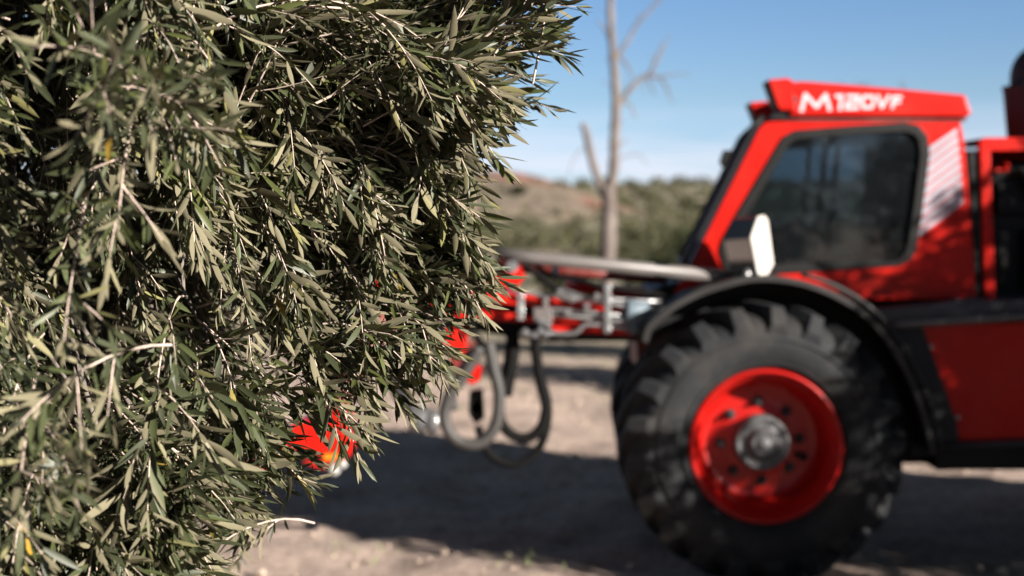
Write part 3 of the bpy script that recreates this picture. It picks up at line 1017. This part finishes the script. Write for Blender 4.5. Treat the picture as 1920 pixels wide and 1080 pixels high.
# front fender
FO = [(1205, 640), (1214, 612), (1236, 590), (1270, 565), (1315, 543), (1362, 528), (1405, 518), (1450, 517), (1500, 524), (1550, 540), (1600, 566), (1642, 600), (1680, 648), (1712, 706), (1735, 765), (1750, 820), (1756, 852)]
def arc_band(pts, th):
    n = len(pts); inn = []
    for i in range(n):
        a = Vector(pts[max(0, i - 1)]); b = Vector(pts[min(n - 1, i + 1)])
        t = (b - a).normalized(); nn = Vector((-t.y, t.x))
        inn.append(tuple(Vector(pts[i]) + nn * th))
    return inn
FOs = [tuple(v)[:2] for v in smooth_path([Vector((a, b, 0)) for a, b in FO], 3)]
m = MB()
fin = arc_band(FOs, 11)
lipv = PP(FOs, 6.80); lipi = PP(fin, 6.80); n = len(FOs)
shv = [p + Vector((0, .35, 0)) for p in lipv]; shi = PP(arc_band(FOs, 4), 6.80); shi2 = [p + Vector((0, .35, 0)) for p in shi]
lb = [p + Vector((0, .022, 0)) for p in lipi]; lt = [p + Vector((0, .022, 0)) for p in shi]
vs = lipv + lipi + lb + lt + shi2 + shv
fs = []
for i in range(n - 1):
    for k in range(6):
        a, b = k * n, ((k + 1) % 6) * n
        fs.append((a + i, a + i + 1, b + i + 1, b + i))
for i in (0, n - 1): fs.append(tuple(k * n + i for k in range(6)))
m.add(vs, fs, True)
fen = m.build('fender', M['fender'], mach)
md = fen.modifiers.new('e', 'EDGE_SPLIT'); md.split_angle = rad(40)
m = MB(); wa = PP(FOs, 7.14); wb = PP(arc_band(FOs, 46), 7.14)  # added black band standing in for the shade under the fender
for i in range(n - 1): m.prism([wa[i], wa[i + 1], wb[i + 1], wb[i]], (0, .02, 0))
m.build('under_fender_shade', M['black'], mach)
# a second, lower fold of the fender on the right
m = MB()
FR = arc_band(FOs[24:], -10)
m.tube(PP(FR, 6.86), .012, n=8); m.build('fender_bead', M['fender'], mach)

# boxy lamp on the fender
def capP(px, py):
    X0, Y0 = P(1428, 0, 6.93).x, 6.93
    k = (px - 960) / F
    # plane: dy = 1.33 dx
    Y = (Y0 - 1.33 * X0) / (1 - 1.33 * k)
    return P(px, py, Y)
CAP = [(1420, 406), (1431, 404), (1437, 412), (1448, 495), (1437, 514), (1424, 518), (1419, 512), (1406, 446)]
cp = [capP(*p) for p in CAP]
m = MB(); m.prism(cp, (.006, -.006, 0)); 
lampo = m.build('headlamp_cover', M['alu'], mach, .003)
m = MB(); vec = Vector((-.125, .03, -.012))
BODY = [capP(*p) for p in [(1420, 406), (1430, 404), (1446, 495), (1436, 513), (1420, 513), (1407, 446)]]
vb = [p + vec for p in BODY]
m.add(BODY + vb, [tuple(range(6)), tuple(range(11, 5, -1))] + [(i, i + 6, (i + 1) % 6 + 6, (i + 1) % 6) for i in range(6)])
m.build('headlamp', M['chrome'], mach, .006)
m = MB(); m.tube([P(1382, 514, 6.95), P(1396, 496, 6.93)], .011); m.tube([P(1398, 522, 6.9), P(1403, 508, 6.9)], .016)
m.build('lamp_stay', M['steel'], mach)
m = MB(); m.pprism([(1374, 524), (1384, 505), (1412, 500), (1424, 524)], 6.93, 7.0); m.build('lamp_foot', M['black'], mach, .003)

# --- boom at the front
YB = 7.10
m = MB(); m.tube([P(930, 474, YB), P(1000, 484, YB), P(1395, 522, YB - .1)], .0325, n=18)
tube_o = m.build('boom_tube', M['tubegrey'], mach)
m = MB(); m.tube([P(1228, 506, YB - .05), P(1292, 512, YB - .06)], .0395, n=18); m.build('sleeve', M['black'], tube_o)
m = MB(); m.tube([P(930, 497, 7.4), P(1250, 522, 7.4)], .035, n=10); m.build('back_bar', M['dull_red'], mach)
# main red beam in two channels with a dark web
m = MB()
m.pprism([(700, 525), (950, 548), (1130, 572), (1215, 584), (1215, 602), (1110, 588), (950, 570), (700, 545)], 7.12, 7.42)
m.pprism([(700, 560), (1030, 596), (1100, 600), (1205, 611), (1205, 631), (1040, 622), (1025, 606), (700, 590)], 7.10, 7.42)
m.pprism([(1060, 530), (1200, 538), (1330, 552), (1330, 576), (1060, 548)], 7.5, 7.62)
beam = m.build('boom', M['red'], mach, .006)
m = MB(); m.pprism([(720, 535), (1250, 580), (1250, 640), (1000, 640), (720, 590)], 7.2, 7.36); m.build('boom_web', M['black'], mach)
# dark base the boom is pinned to
m = MB(); m.pprism([(1218, 545), (1300, 520), (1380, 525), (1380, 640), (1205, 640), (1190, 610)], 7.3, 7.9); m.build('boom_base', M['black'], mach, .01)
m = MB(); m.pprism([(1290, 526), (1340, 530), (1328, 545), (1286, 540)], 7.22, 7.29); m.build('boom_plate', M['red'], mach, .004)

# hydraulic pipes
pipes = [
    [(985, 545, 7.06), (1010, 553, 7.06), (1100, 562, 7.05), (1180, 575, 7.05), (1230, 580, 7.1)],
    [(1000, 578, 7.05), (1060, 582, 7.04), (1150, 590, 7.04), (1198, 597, 7.1)],
    [(1030, 590, 7.03), (1080, 594, 7.03), (1180, 604, 7.04), (1198, 607, 7.1)],
    [(980, 628, 7.03), (1015, 624, 7.03), (1070, 626, 7.03), (1085, 620, 7.03), (1105, 608, 7.03), (1180, 616, 7.04), (1198, 619, 7.1)],
    [(1035, 520, 7.12), (1090, 528, 7.1), (1150, 540, 7.08), (1240, 552, 7.15), (1290, 560, 7.2)],
    [(1050, 540, 7.10), (1090, 556, 7.06), (1120, 560, 7.05), (1240, 566, 7.1)],
]
for i, pp in enumerate(pipes):
    m = MB(); m.tube(smooth_path(PP(pp), 5), .0105 if i != 3 else .012, n=8); m.build('hydraulic_pipe', M['steel'] if i != 4 else M['hose'], mach)
for px, y0_, y1_ in ((1139, 532, 625), (976, 548, 600)):
    m = MB()
    m.pprism([(px - 6, y0_), (px + 6, y0_), (px + 6, y1_), (px - 6, y1_)], 7.0, 7.03)
    for yy in range(y0_ + 8, y1_, 26):
        m.tube([P(px, yy, 6.97), P(px, yy, 7.01)], .019, n=12)
    m.build('pipe_clamp', M['steel'], mach, .003)
m = MB()
m.pprism([(1000, 578), (1034, 578), (1036, 604), (1022, 612), (1002, 606)], 6.98, 7.10)
m.pprism([(1018, 556), (1028, 556), (1028, 580), (1018, 580)], 7.0, 7.05)
m.build('valve_block', M['tubegrey'], mach, .005)
fitting_spots = [(P(px, py, 6.95), P(px, py, 7.02), .013) for px, py in ((1015, 604), (1028, 610), (1014, 620), (1026, 626), (985, 622), (1003, 628))]
fitting_spots += [(P(px - 6, py, 7.0), P(px + 6, py + 1, 7.0), .017) for px, py in ((1060, 556), (1073, 560), (1050, 548), (1100, 575), (1064, 586), (1120, 556))]
fitting_spots += [(P(974, 624, 7.0), P(1024, 632, 7.0), .013)]
for a, b, r_ in fitting_spots:
    m = MB(); m.tube([a, b], r_, n=6, smooth=False); m.tube([a.lerp(b, .2), a.lerp(b, .5)], r_ * 1.35, n=6, smooth=False); m.build('pipe_fitting', M['steel'], mach)
m = MB(); m.tube([P(1042, 500, 7.15), P(1040, 516, 7.15)], .015, n=12); m.build('teal_cap', M['teal'], mach)
m = MB()
m.tube([P(1172, 583, 7.06), P(1212, 588, 7.08)], .060, n=24)
m.tube([P(1180, 612, 7.06), P(1200, 615, 7.08)], .040, n=20)
m.build('hydraulic_motor', M['bluegrey'], mach, .004)
# cross of dark hoses at the boom tip
hoses = [
    ([(985, 500, 7.1), (1015, 520, 7.08), (1045, 545, 7.06), (1060, 560, 7.06)], .016, 'hose'),
    ([(1000, 492, 7.2), (1030, 515, 7.15), (1080, 522, 7.1), (1130, 540, 7.08)], .013, 'hose'),
    ([(1003, 625, 7.1), (1006, 670, 7.1), (1014, 720, 7.1), (1024, 765, 7.1), (1012, 805, 7.1), (985, 822, 7.1), (955, 812, 7.1), (938, 785, 7.1), (936, 745, 7.1), (950, 700, 7.12), (958, 640, 7.15)], .027, 'hose'),
    ([(1000, 625, 7.16), (1008, 690, 7.16), (1026, 750, 7.16), (1024, 806, 7.16), (1003, 850, 7.16), (968, 871, 7.16), (932, 862, 7.16), (908, 836, 7.16), (896, 800, 7.16)], .022, 'hose'),
    ([(915, 640, 6.98), (925, 690, 6.98), (936, 740, 6.98), (930, 795, 6.98), (905, 828, 6.98), (870, 832, 6.98), (842, 810, 6.98), (834, 775, 6.98), (846, 735, 6.98), (872, 700, 6.98), (900, 650, 6.98)], .030, 'greyhose'),
    ([(888, 655, 7.05), (868, 690, 7.05), (850, 730, 7.08), (850, 770, 7.08)], .022, 'greyhose'),
    ([(960, 620, 7.12), (962, 660, 7.12), (955, 700, 7.12), (948, 740, 7.14)], .034, 'hose'),
    ([(940, 500, 7.1), (900, 540, 7.05), (880, 600, 7.0), (905, 650, 7.0)], .018, 'hose'),
]
for pp, r_, mt in hoses:
    m = MB(); m.tube(smooth_path(PP(pp), 6), r_, n=12); m.build('hose', M[mt], mach)
# boom end bracket and lower arm down to the shaker head
m = MB()
m.pprism([(958, 503), (982, 500), (984, 520), (966, 543), (905, 532), (880, 520), (885, 505)], 7.1, 7.16)
m.pprism([(735, 505), (770, 495), (800, 515), (790, 532), (745, 530)], 7.05, 7.12)
m.pprism([(820, 560), (870, 552), (880, 620), (870, 668), (845, 672), (828, 640)], 7.2, 7.32)
m.pprism([(868, 700), (885, 682), (905, 688), (900, 715), (880, 722)], 7.2, 7.3)
m.build('end_bracket', M['red'], mach, .006)
m = MB(); m.pprism([(850, 640), (905, 640), (895, 700), (862, 720), (840, 690)], 7.22, 7.30); m.build('inner_plate', M['dull_red'], mach, .005)
m = MB(); m.tube([P(960, 500, 7.05), P(960, 500, 7.2)], .03); m.tube([P(988, 486, 7.2), P(992, 500, 7.2)], .03); m.build('pivot', M['steel'], mach)
m = MB(); m.tube([P(700, 655, 6.95), P(770, 775, 6.85), P(790, 786, 6.85)], .035); m.build('arm', M['panelgrey'], mach)
m = MB(); m.tube([P(640, 590, 7.0), P(830, 620, 7.05)], .05); m.build('tilt_cylinder', M['steel'], mach)
m = MB(); m.tube([P(768, 785, 6.83), P(800, 788, 6.83)], .066, n=24); m.tube([P(800, 788, 6.83), P(803, 788, 6.83)], .05, n=24)
m.tube([P(803, 790, 6.83), P(818, 790, 6.83)], .058, n=24); m.build('pin_drum', M['castgrey'], mach, .004)
m = MB(); m.tube([P(815, 790, 6.825), P(822, 790, 6.825)], .048, n=24); m.build('pin_cap', M['steel'], mach)
m = MB(); m.lathe([(0, 0), (.035, 0), (.035, .1), (0, .1)], P(893, 765, 7.05), 16); m.pprism([(880, 735), (905, 730), (908, 785), (890, 795), (878, 775)], 7.05, 7.12); m.build('black_coupling', M['black'], mach, .005)

# shaker head low on the left
m = MB()
YH = 6.6
m.pprism([(505, 850), (520, 815), (560, 790), (600, 800), (622, 770), (645, 770), (652, 800), (662, 822), (660, 850), (640, 872), (610, 884), (575, 872), (560, 862)], YH, YH + .28)
m.pprism([(380, 905), (392, 900), (404, 915), (395, 930), (380, 925)], YH - .1, YH + .1)
m.pprism([(395, 900), (520, 840), (540, 860), (410, 930)], YH + .1, YH + .2)
m.build('shaker_head', M['red'], mach, .01)
m = MB(); m.pprism([(555, 856), (600, 852), (604, 860), (560, 864)], YH - .01, YH + .01); m.build('head_slot', M['black'], mach)
m = MB(); m.pprism([(606, 852), (636, 852), (634, 862), (606, 863)], YH - .02, YH + .01); m.build('marker_lamp', M['amber'], mach, .003)
for px, py, rr_ in ((626, 880, .030), (642, 870, .022)):
    m = MB(); m.lathe([(0, -.03), (rr_ * .6, -.027), (rr_, -.01), (rr_, .02)], P(px, py, YH - .01), 20); m.build('white_cap', M['white'], mach)
m = MB(); m.tube([P(600, 800, YH + .15), P(690, 640, 6.95), P(760, 560, 7.1)], .07, n=14); m.build('drop_arm', M['dull_red'], mach)

# ------------------------------------------------------------------ dead tree behind
def dead_tree():
    Y = 22.
    b = P(1140, 600, Y); b.z = float(hterr(b.x, Y))
    root = empty('dead_tree', b, 'bare dead tree with a forked grey trunk against the blue sky', 'tree')
    m = MB()
    def limb(pts, r0, r1):
        q = smooth_path(PP(pts, Y) if len(pts[0]) == 2 else PP(pts), 5)
        m.tube(q, [(r0 + (r1 - r0) * i / (len(q) - 1)) * (.86 + .10 * math.sin(i * 2.3 + q[0].x * 9)) for i in range(len(q))], n=10)
    limb([(1139, 640), (1140, 520), (1141, 430), (1142, 380), (1138, 350)], .145, .13)
    limb([(1140, 370), (1150, 320), (1153, 250), (1155, 190), (1152, 130), (1147, 70), (1145, 0), (1150, -80)], .105, .05)
    m.build('trunk', M['deadwood'], root)
    m = MB(); limb([(1138, 375), (1125, 345), (1110, 300), (1099, 250), (1092, 232)], .085, .055); m.build('limb', M['deadwood'], root)
    m = MB()
    limb([(1155, 205), (1175, 175), (1200, 148), (1217, 140), (1232, 110), (1246, 82)], .055, .025)
    limb([(1215, 141), (1235, 146), (1248, 160), (1256, 182)], .03, .015)
    limb([(1212, 143), (1222, 160), (1226, 178)], .022, .012)
    limb([(1235, 145), (1262, 140), (1285, 138)], .02, .008)
    m.build('limb', M['deadwood'], root)
    def branch(pts, r0, r1):
        nonlocal m
        m = MB(); limb(pts, r0, r1); m.build('branch', M['deadwood'], root)
    branch([(1153, 110), (1175, 80), (1195, 45), (1225, 12), (1250, -20)], .04, .018)
    branch([(1160, 105), (1178, 125), (1186, 148)], .03, .014)
    branch([(1150, 90), (1135, 55), (1120, 40)], .03, .014)
    branch([(1165, 185), (1184, 200), (1192, 222)], .025, .012)
    branch([(1155, 280), (1165, 268), (1180, 262)], .022, .008)
    branch([(1150, 300), (1195, 290), (1215, 310)], .014, .006)
    branch([(1100, 270), (1075, 300), (1060, 350)], .012, .005)
    rg = random.Random(9)
    for px, py, dx, dy in [(1246, 82, 10, -22), (1222, 12, 22, -12), (1256, 182, 6, 16), (1232, 118, -12, -18), (1205, 150, 4, 26), (1150, 160, -22, -8), (1146, 30, -18, -22), (1100, 255, -10, -22), (1150, 240, 24, -20), (1195, 45, 6, -26), (1178, 172, -6, -22), (1284, 138, 12, 6), (1152, 130, -16, -24)]:
        branch([(px, py), (px + dx * .5, py + dy * .45 + rg.uniform(-3, 3)), (px + dx, py + dy)], .014, .005)


dead_tree()

# ------------------------------------------------------------------ scrub and trees in the distance
rs = np.random.default_rng(31)
def bush_mesh(name, seed, n, size, mat, rad3=(1, 1, .7), lobes=7):
    rng = np.random.default_rng(seed)
    o = crown_mesh(name, rng, (0, 0, rad3[2] * .85), rad3, n, size, M[mat], None, lobes=lobes)
    me = o.data; bpy.data.objects.remove(o); return me
protoA = [bush_mesh('bush', 40 + k, 900, .22, 'scrub') for k in range(3)]
protoD = [bush_mesh('bush', 50 + k, 900, .22, 'scrubdark') for k in range(2)]
def place_bush(me, px, Y, s, name, label, cat, group, sz=1.):
    x = (px - 960) / F * Y
    o = bpy.data.objects.new(name, me); COL.objects.link(o)
    o.location = (x, Y, float(hterr(x, Y)) - .1); o.rotation_euler = (0, 0, rs.uniform(0, 6)); o.scale = (s, s, s * sz)
    return tag(o, label, cat, group)
for k in range(110):
    px = rs.uniform(880, 1500) if k < 46 else rs.choice((rs.uniform(100, 880), rs.uniform(1500, 2600))); Y = rs.uniform(26, 58)
    place_bush(protoA[k % 3], px, Y, rs.uniform(.32, .62), 'bush', 'low grey-green bush on the dry bank behind the boom', 'bush', 'bushes on the dry bank', rs.uniform(.8, 1.3))
for px, Y, s, sz in ((1215, 30, .95, 1.1), (1255, 33, 1.35, 1.1), (1300, 36, 1.3, 1.2)):
    pass
place_bush(protoD[0], 1240, 31, .95, 'bush', 'dark green bush just left of the cab windscreen, the darkest on the bank', 'bush', 'bushes on the dry bank', 1.05)
place_bush(protoD[1], 1275, 34, .9, 'bush', 'dark bush half hidden behind the foot of the cab windscreen', 'bush', 'bushes on the dry bank', 1.5)
place_bush(protoD[1], 966, 128, 1.15, 'bush', 'lone dark round bush on the bare slope of the left hill', 'bush', None, .8)
for k in range(10):
    px = rs.uniform(1560, 2300); Y = rs.uniform(26, 40)
    place_bush(protoD[k % 2], px, Y, rs.uniform(1.0, 1.5), 'bush', 'dark green bush standing behind the cab', 'bush', 'bushes behind the cab', 1.1)


def scatter(name, label, cat, n, xr, yr, sr, mat, cond=None, leaves=40, seed=1, cols=False):
    rng = np.random.default_rng(seed); P_ = []; X_ = []; N_ = []; S_ = []
    k = 0
    while k < n:
        y = rng.uniform(*yr); x = rng.uniform(xr[0], xr[1]) * y / yr[1]
        if cols: 
            y = round(y / 9) * 9 + rng.normal(0, .6); x = round(x / 8) * 8 + rng.normal(0, .6) + y * .05
        if cond and not cond(x, y, rng): continue
        s = rng.uniform(*sr); c = np.array([x, y, float(hterr(x, y)) + s * .45])
        d = rng.normal(0, 1, (leaves, 3)); d /= np.linalg.norm(d, axis=1, keepdims=True)
        P_.append(c + d * s * np.array([1, 1, .7]) * rng.uniform(.5, 1, (leaves, 1))); X_.append(d + rng.normal(0, .6, (leaves, 3))); N_.append(d + rng.normal(0, .6, (leaves, 3)))
        S_.append(np.full(leaves, s * .62)); k += 1
    P_ = np.concatenate(P_); X_ = np.concatenate(X_); N_ = np.concatenate(N_); S_ = np.concatenate(S_)
    o = leaf_mesh(name, P_, X_, N_, S_, S_ * .6, np.zeros(len(P_)), np.zeros(len(P_)), M[mat], None, tint=rng.random(len(P_)) * .97, rows=np.array([0, .5, 1.]), wid=np.array([.2, 1., .2]))
    return tag(o, label, cat, kind='stuff')


scatter('scrub', 'grey-green scrub covering the near slopes', 'scrub', 3000, (-75, 110), (58, 215), (.25, .62), 'scrub',
        cond=lambda x, y, g: (float(hterr(x, y)) < 2.0 + g.normal(0, .7)) or g.random() < .07, leaves=30, seed=3)
scatter('far_grove', 'far olive grove dotting the low hill on the horizon', 'grove', 2400, (-260, 400), (230, 620), (1.3, 2.2), 'scrub', leaves=30, seed=4, cols=True)

# bare-topped trees behind the cab
for i, (px, Y, top, lab) in enumerate(((1605, 34, 150, 'thin bare-topped tree showing just above the cab roof'), (1690, 36, 148, 'second thin tree behind the cab roof, nearer the lettering end'))):
    b = P(px, 420, Y); z0 = float(hterr(b.x, Y)); b.z = z0
    root = empty('thin_tree', b, lab, 'tree', 'thin trees behind the cab')
    tp = P(px, top, Y); m = MB()
    m.tube(smooth_path([b, b.lerp(tp, .5) + Vector((.1, 0, 0)), tp], 5), [.09 - .08 * k / 10 for k in range(11)], n=7)
    rg = random.Random(i)
    for k in range(34):
        s = b.lerp(tp, rg.uniform(.35, .97)); L_ = rg.uniform(.4, .9); a = rg.uniform(0, 6.28)
        e = s + Vector((math.cos(a) * L_ * .6, math.sin(a) * L_ * .6, L_ * .55)); 
        if e.z > tp.z: e.z = tp.z
        m.tube([s, s.lerp(e, .5) + Vector((0, 0, -.03)), e], [.014, .010, .004], n=4)
    m.build('trunk', M['scrubwood'], root)
    fo = crown_mesh('crown', np.random.default_rng(60 + i), (tp.x, Y, tp.z - 1.3), (.9, .9, 1.2), 260, .14, M['scrub'], root, lobes=5)

# ------------------------------------------------------------------ clods, stones, weeds on the soil
def clods():
    rng = np.random.default_rng(77); mb = MB()
    base = [(math.cos(a) * math.cos(b), math.sin(a) * math.cos(b), math.sin(b)) for b in (-1.2, -.4, .4, 1.2) for a in np.linspace(0, 2 * math.pi, 7)[:-1]]
    F_ = []
    for j in range(3):
        for i in range(6): F_.append((j * 6 + i, j * 6 + (i + 1) % 6, (j + 1) * 6 + (i + 1) % 6, (j + 1) * 6 + i))
    F_.append(tuple(range(18, 24))); F_.append(tuple(range(5, -1, -1)))
    for k in range(1500):
        y = rng.uniform(5.6, 16); x = rng.uniform(-.45, .45) * y
        s = abs(rng.normal(0, .011)) + .004
        z = float(hterr(x, y))
        q = [(x + v[0] * s * rng.uniform(.7, 1.3), y + v[1] * s * rng.uniform(.7, 1.3), z + s * .3 + v[2] * s * .7) for v in base]
        mb.add(q, F_)
    o = MB.build(mb, 'soil_clods', M['clod']); tag(o, 'small clods and stones strewn over the dry soil', 'stones', kind='stuff')


def weeds():
    rng = np.random.default_rng(78); p = []; x = []; n_ = []
    spots = [(950, 858), (1010, 690), (650, 1030), (1010, 1072)]
    for px, py in spots:
        Y = H * F / (py - HOR); X = (px - 960) / F * Y
        for k in range(26):
            p.append((X + rng.normal(0, .12), Y + rng.normal(0, .12), float(hterr(X, Y)) - .005)); x.append((rng.normal(0, .6), rng.normal(0, .6), 1)); n_.append(rng.normal(0, 1, 3))
    for k in range(500):
        Y = rng.uniform(13, 26); X = rng.uniform(-.1, .5) * Y
        for j in range(5):
            p.append((X + rng.normal(0, .05), Y + rng.normal(0, .05), float(hterr(X, Y)))); x.append((rng.normal(0, .5), rng.normal(0, .5), 1)); n_.append(rng.normal(0, 1, 3))
    n = len(p); L_ = rng.uniform(.03, .08, n)
    o = leaf_mesh('weeds', p, x, n_, L_, L_ * .16, rng.normal(.1, .2, n), np.full(n, .1), M['drygrass'])
    tag(o, 'sparse small weeds growing in the dry soil', 'weeds', kind='stuff')


clods(); weeds()

# ------------------------------------------------------------------ light
ELEV = 19.0
trav = Vector((-.78, .63, 0)).normalized()
sun_dir = Vector((-trav.x * math.cos(rad(ELEV)), -trav.y * math.cos(rad(ELEV)), math.sin(rad(ELEV))))
sl = bpy.data.lights.new('sun', 'SUN'); sl.energy = 5.0; sl.angle = rad(.5); sl.color = (1, .93, .84)
so = bpy.data.objects.new('sun', sl); COL.objects.link(so)
so.rotation_euler = (-sun_dir).to_track_quat('-Z', 'Y').to_euler()

w = bpy.data.worlds.new('World'); scene.world = w; w.use_nodes = True
nt = w.node_tree; nt.nodes.clear(); L = nt.links.new
out = N(nt, 'ShaderNodeOutputWorld'); bg = N(nt, 'ShaderNodeBackground'); bg.inputs['Strength'].default_value = .05
sky = N(nt, 'ShaderNodeTexSky'); sky.sky_type = 'NISHITA'; sky.sun_disc = False
sky.sun_elevation = rad(ELEV); sky.sun_rotation = math.atan2(sun_dir.x, sun_dir.y); sky.air_density = 1.0; sky.dust_density = .1; sky.ozone_density = 2; sky.altitude = 500
tc = N(nt, 'ShaderNodeTexCoord')
mp = N(nt, 'ShaderNodeMapping'); mp.inputs['Scale'].default_value = (6, 6, 55); L(tc.outputs['Generated'], mp.inputs['Vector'])
nz = N(nt, 'ShaderNodeTexNoise'); nz.inputs['Scale'].default_value = 1.0; nz.inputs['Detail'].default_value = 7; nz.inputs['Roughness'].default_value = .55; nz.inputs['Distortion'].default_value = .4
L(mp.outputs[0], nz.inputs['Vector'])
sp = N(nt, 'ShaderNodeSeparateXYZ'); L(tc.outputs['Generated'], sp.inputs[0])
b1 = N(nt, 'ShaderNodeMapRange'); b1.inputs['From Min'].default_value = .085; b1.inputs['From Max'].default_value = .03; L(sp.outputs['Z'], b1.inputs['Value'])
cr = N(nt, 'ShaderNodeMapRange'); cr.inputs['From Min'].default_value = .36; cr.inputs['From Max'].default_value = .54; L(nz.outputs['Fac'], cr.inputs['Value'])
hs = N(nt, 'ShaderNodeHueSaturation'); hs.inputs['Saturation'].default_value = 1.12; L(sky.outputs[0], hs.inputs['Color'])
ml = N(nt, 'ShaderNodeMath', operation='MULTIPLY'); L(b1.outputs[0], ml.inputs[0]); L(cr.outputs[0], ml.inputs[1])
m2 = N(nt, 'ShaderNodeMath', operation='MULTIPLY'); m2.inputs[1].default_value = .85; L(ml.outputs[0], m2.inputs[0])
mx = N(nt, 'ShaderNodeMixRGB'); mx.inputs['Color2'].default_value = (5.3, 5.5, 6.3, 1)
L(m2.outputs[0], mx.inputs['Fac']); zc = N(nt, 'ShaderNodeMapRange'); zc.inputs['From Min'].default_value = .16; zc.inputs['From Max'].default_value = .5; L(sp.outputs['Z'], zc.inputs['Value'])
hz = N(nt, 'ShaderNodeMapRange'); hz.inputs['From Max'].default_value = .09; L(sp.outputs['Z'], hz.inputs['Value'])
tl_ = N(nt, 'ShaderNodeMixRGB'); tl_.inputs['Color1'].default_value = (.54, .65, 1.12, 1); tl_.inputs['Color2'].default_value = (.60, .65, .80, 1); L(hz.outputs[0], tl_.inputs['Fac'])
tn = N(nt, 'ShaderNodeMixRGB'); L(tl_.outputs[0], tn.inputs['Color1']); tn.inputs['Color2'].default_value = (.64, .385, .235, 1); L(zc.outputs[0], tn.inputs['Fac'])  # unseen upper sky tinted warm and dim to take blue out of shade
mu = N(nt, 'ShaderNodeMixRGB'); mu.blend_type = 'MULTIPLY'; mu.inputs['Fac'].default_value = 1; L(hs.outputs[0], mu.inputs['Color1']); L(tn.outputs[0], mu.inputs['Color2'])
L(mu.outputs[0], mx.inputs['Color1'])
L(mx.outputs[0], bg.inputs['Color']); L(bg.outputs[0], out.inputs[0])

# ------------------------------------------------------------------ camera
cd = bpy.data.cameras.new('camera'); cam = bpy.data.objects.new('camera', cd); COL.objects.link(cam)
cam.location = (0, 0, H); cam.rotation_euler = (rad(90), 0, 0)
cd.lens = 50.0; cd.sensor_width = 36.0; cd.shift_y = -(540 - HOR) / 1920.0
cd.clip_start = .05; cd.clip_end = 9000
cd.dof.use_dof = True; cd.dof.focus_distance = 2.5; cd.dof.aperture_fstop = 2.5
scene.camera = cam

scene.render.engine = 'CYCLES'
scene.cycles.use_denoising = True
scene.cycles.max_bounces = 8; scene.cycles.transparent_max_bounces = 12
vs_ = scene.view_settings
vs_.view_transform = 'Standard'; vs_.look = 'None'; vs_.exposure = 1.7; vs_.gamma = 1
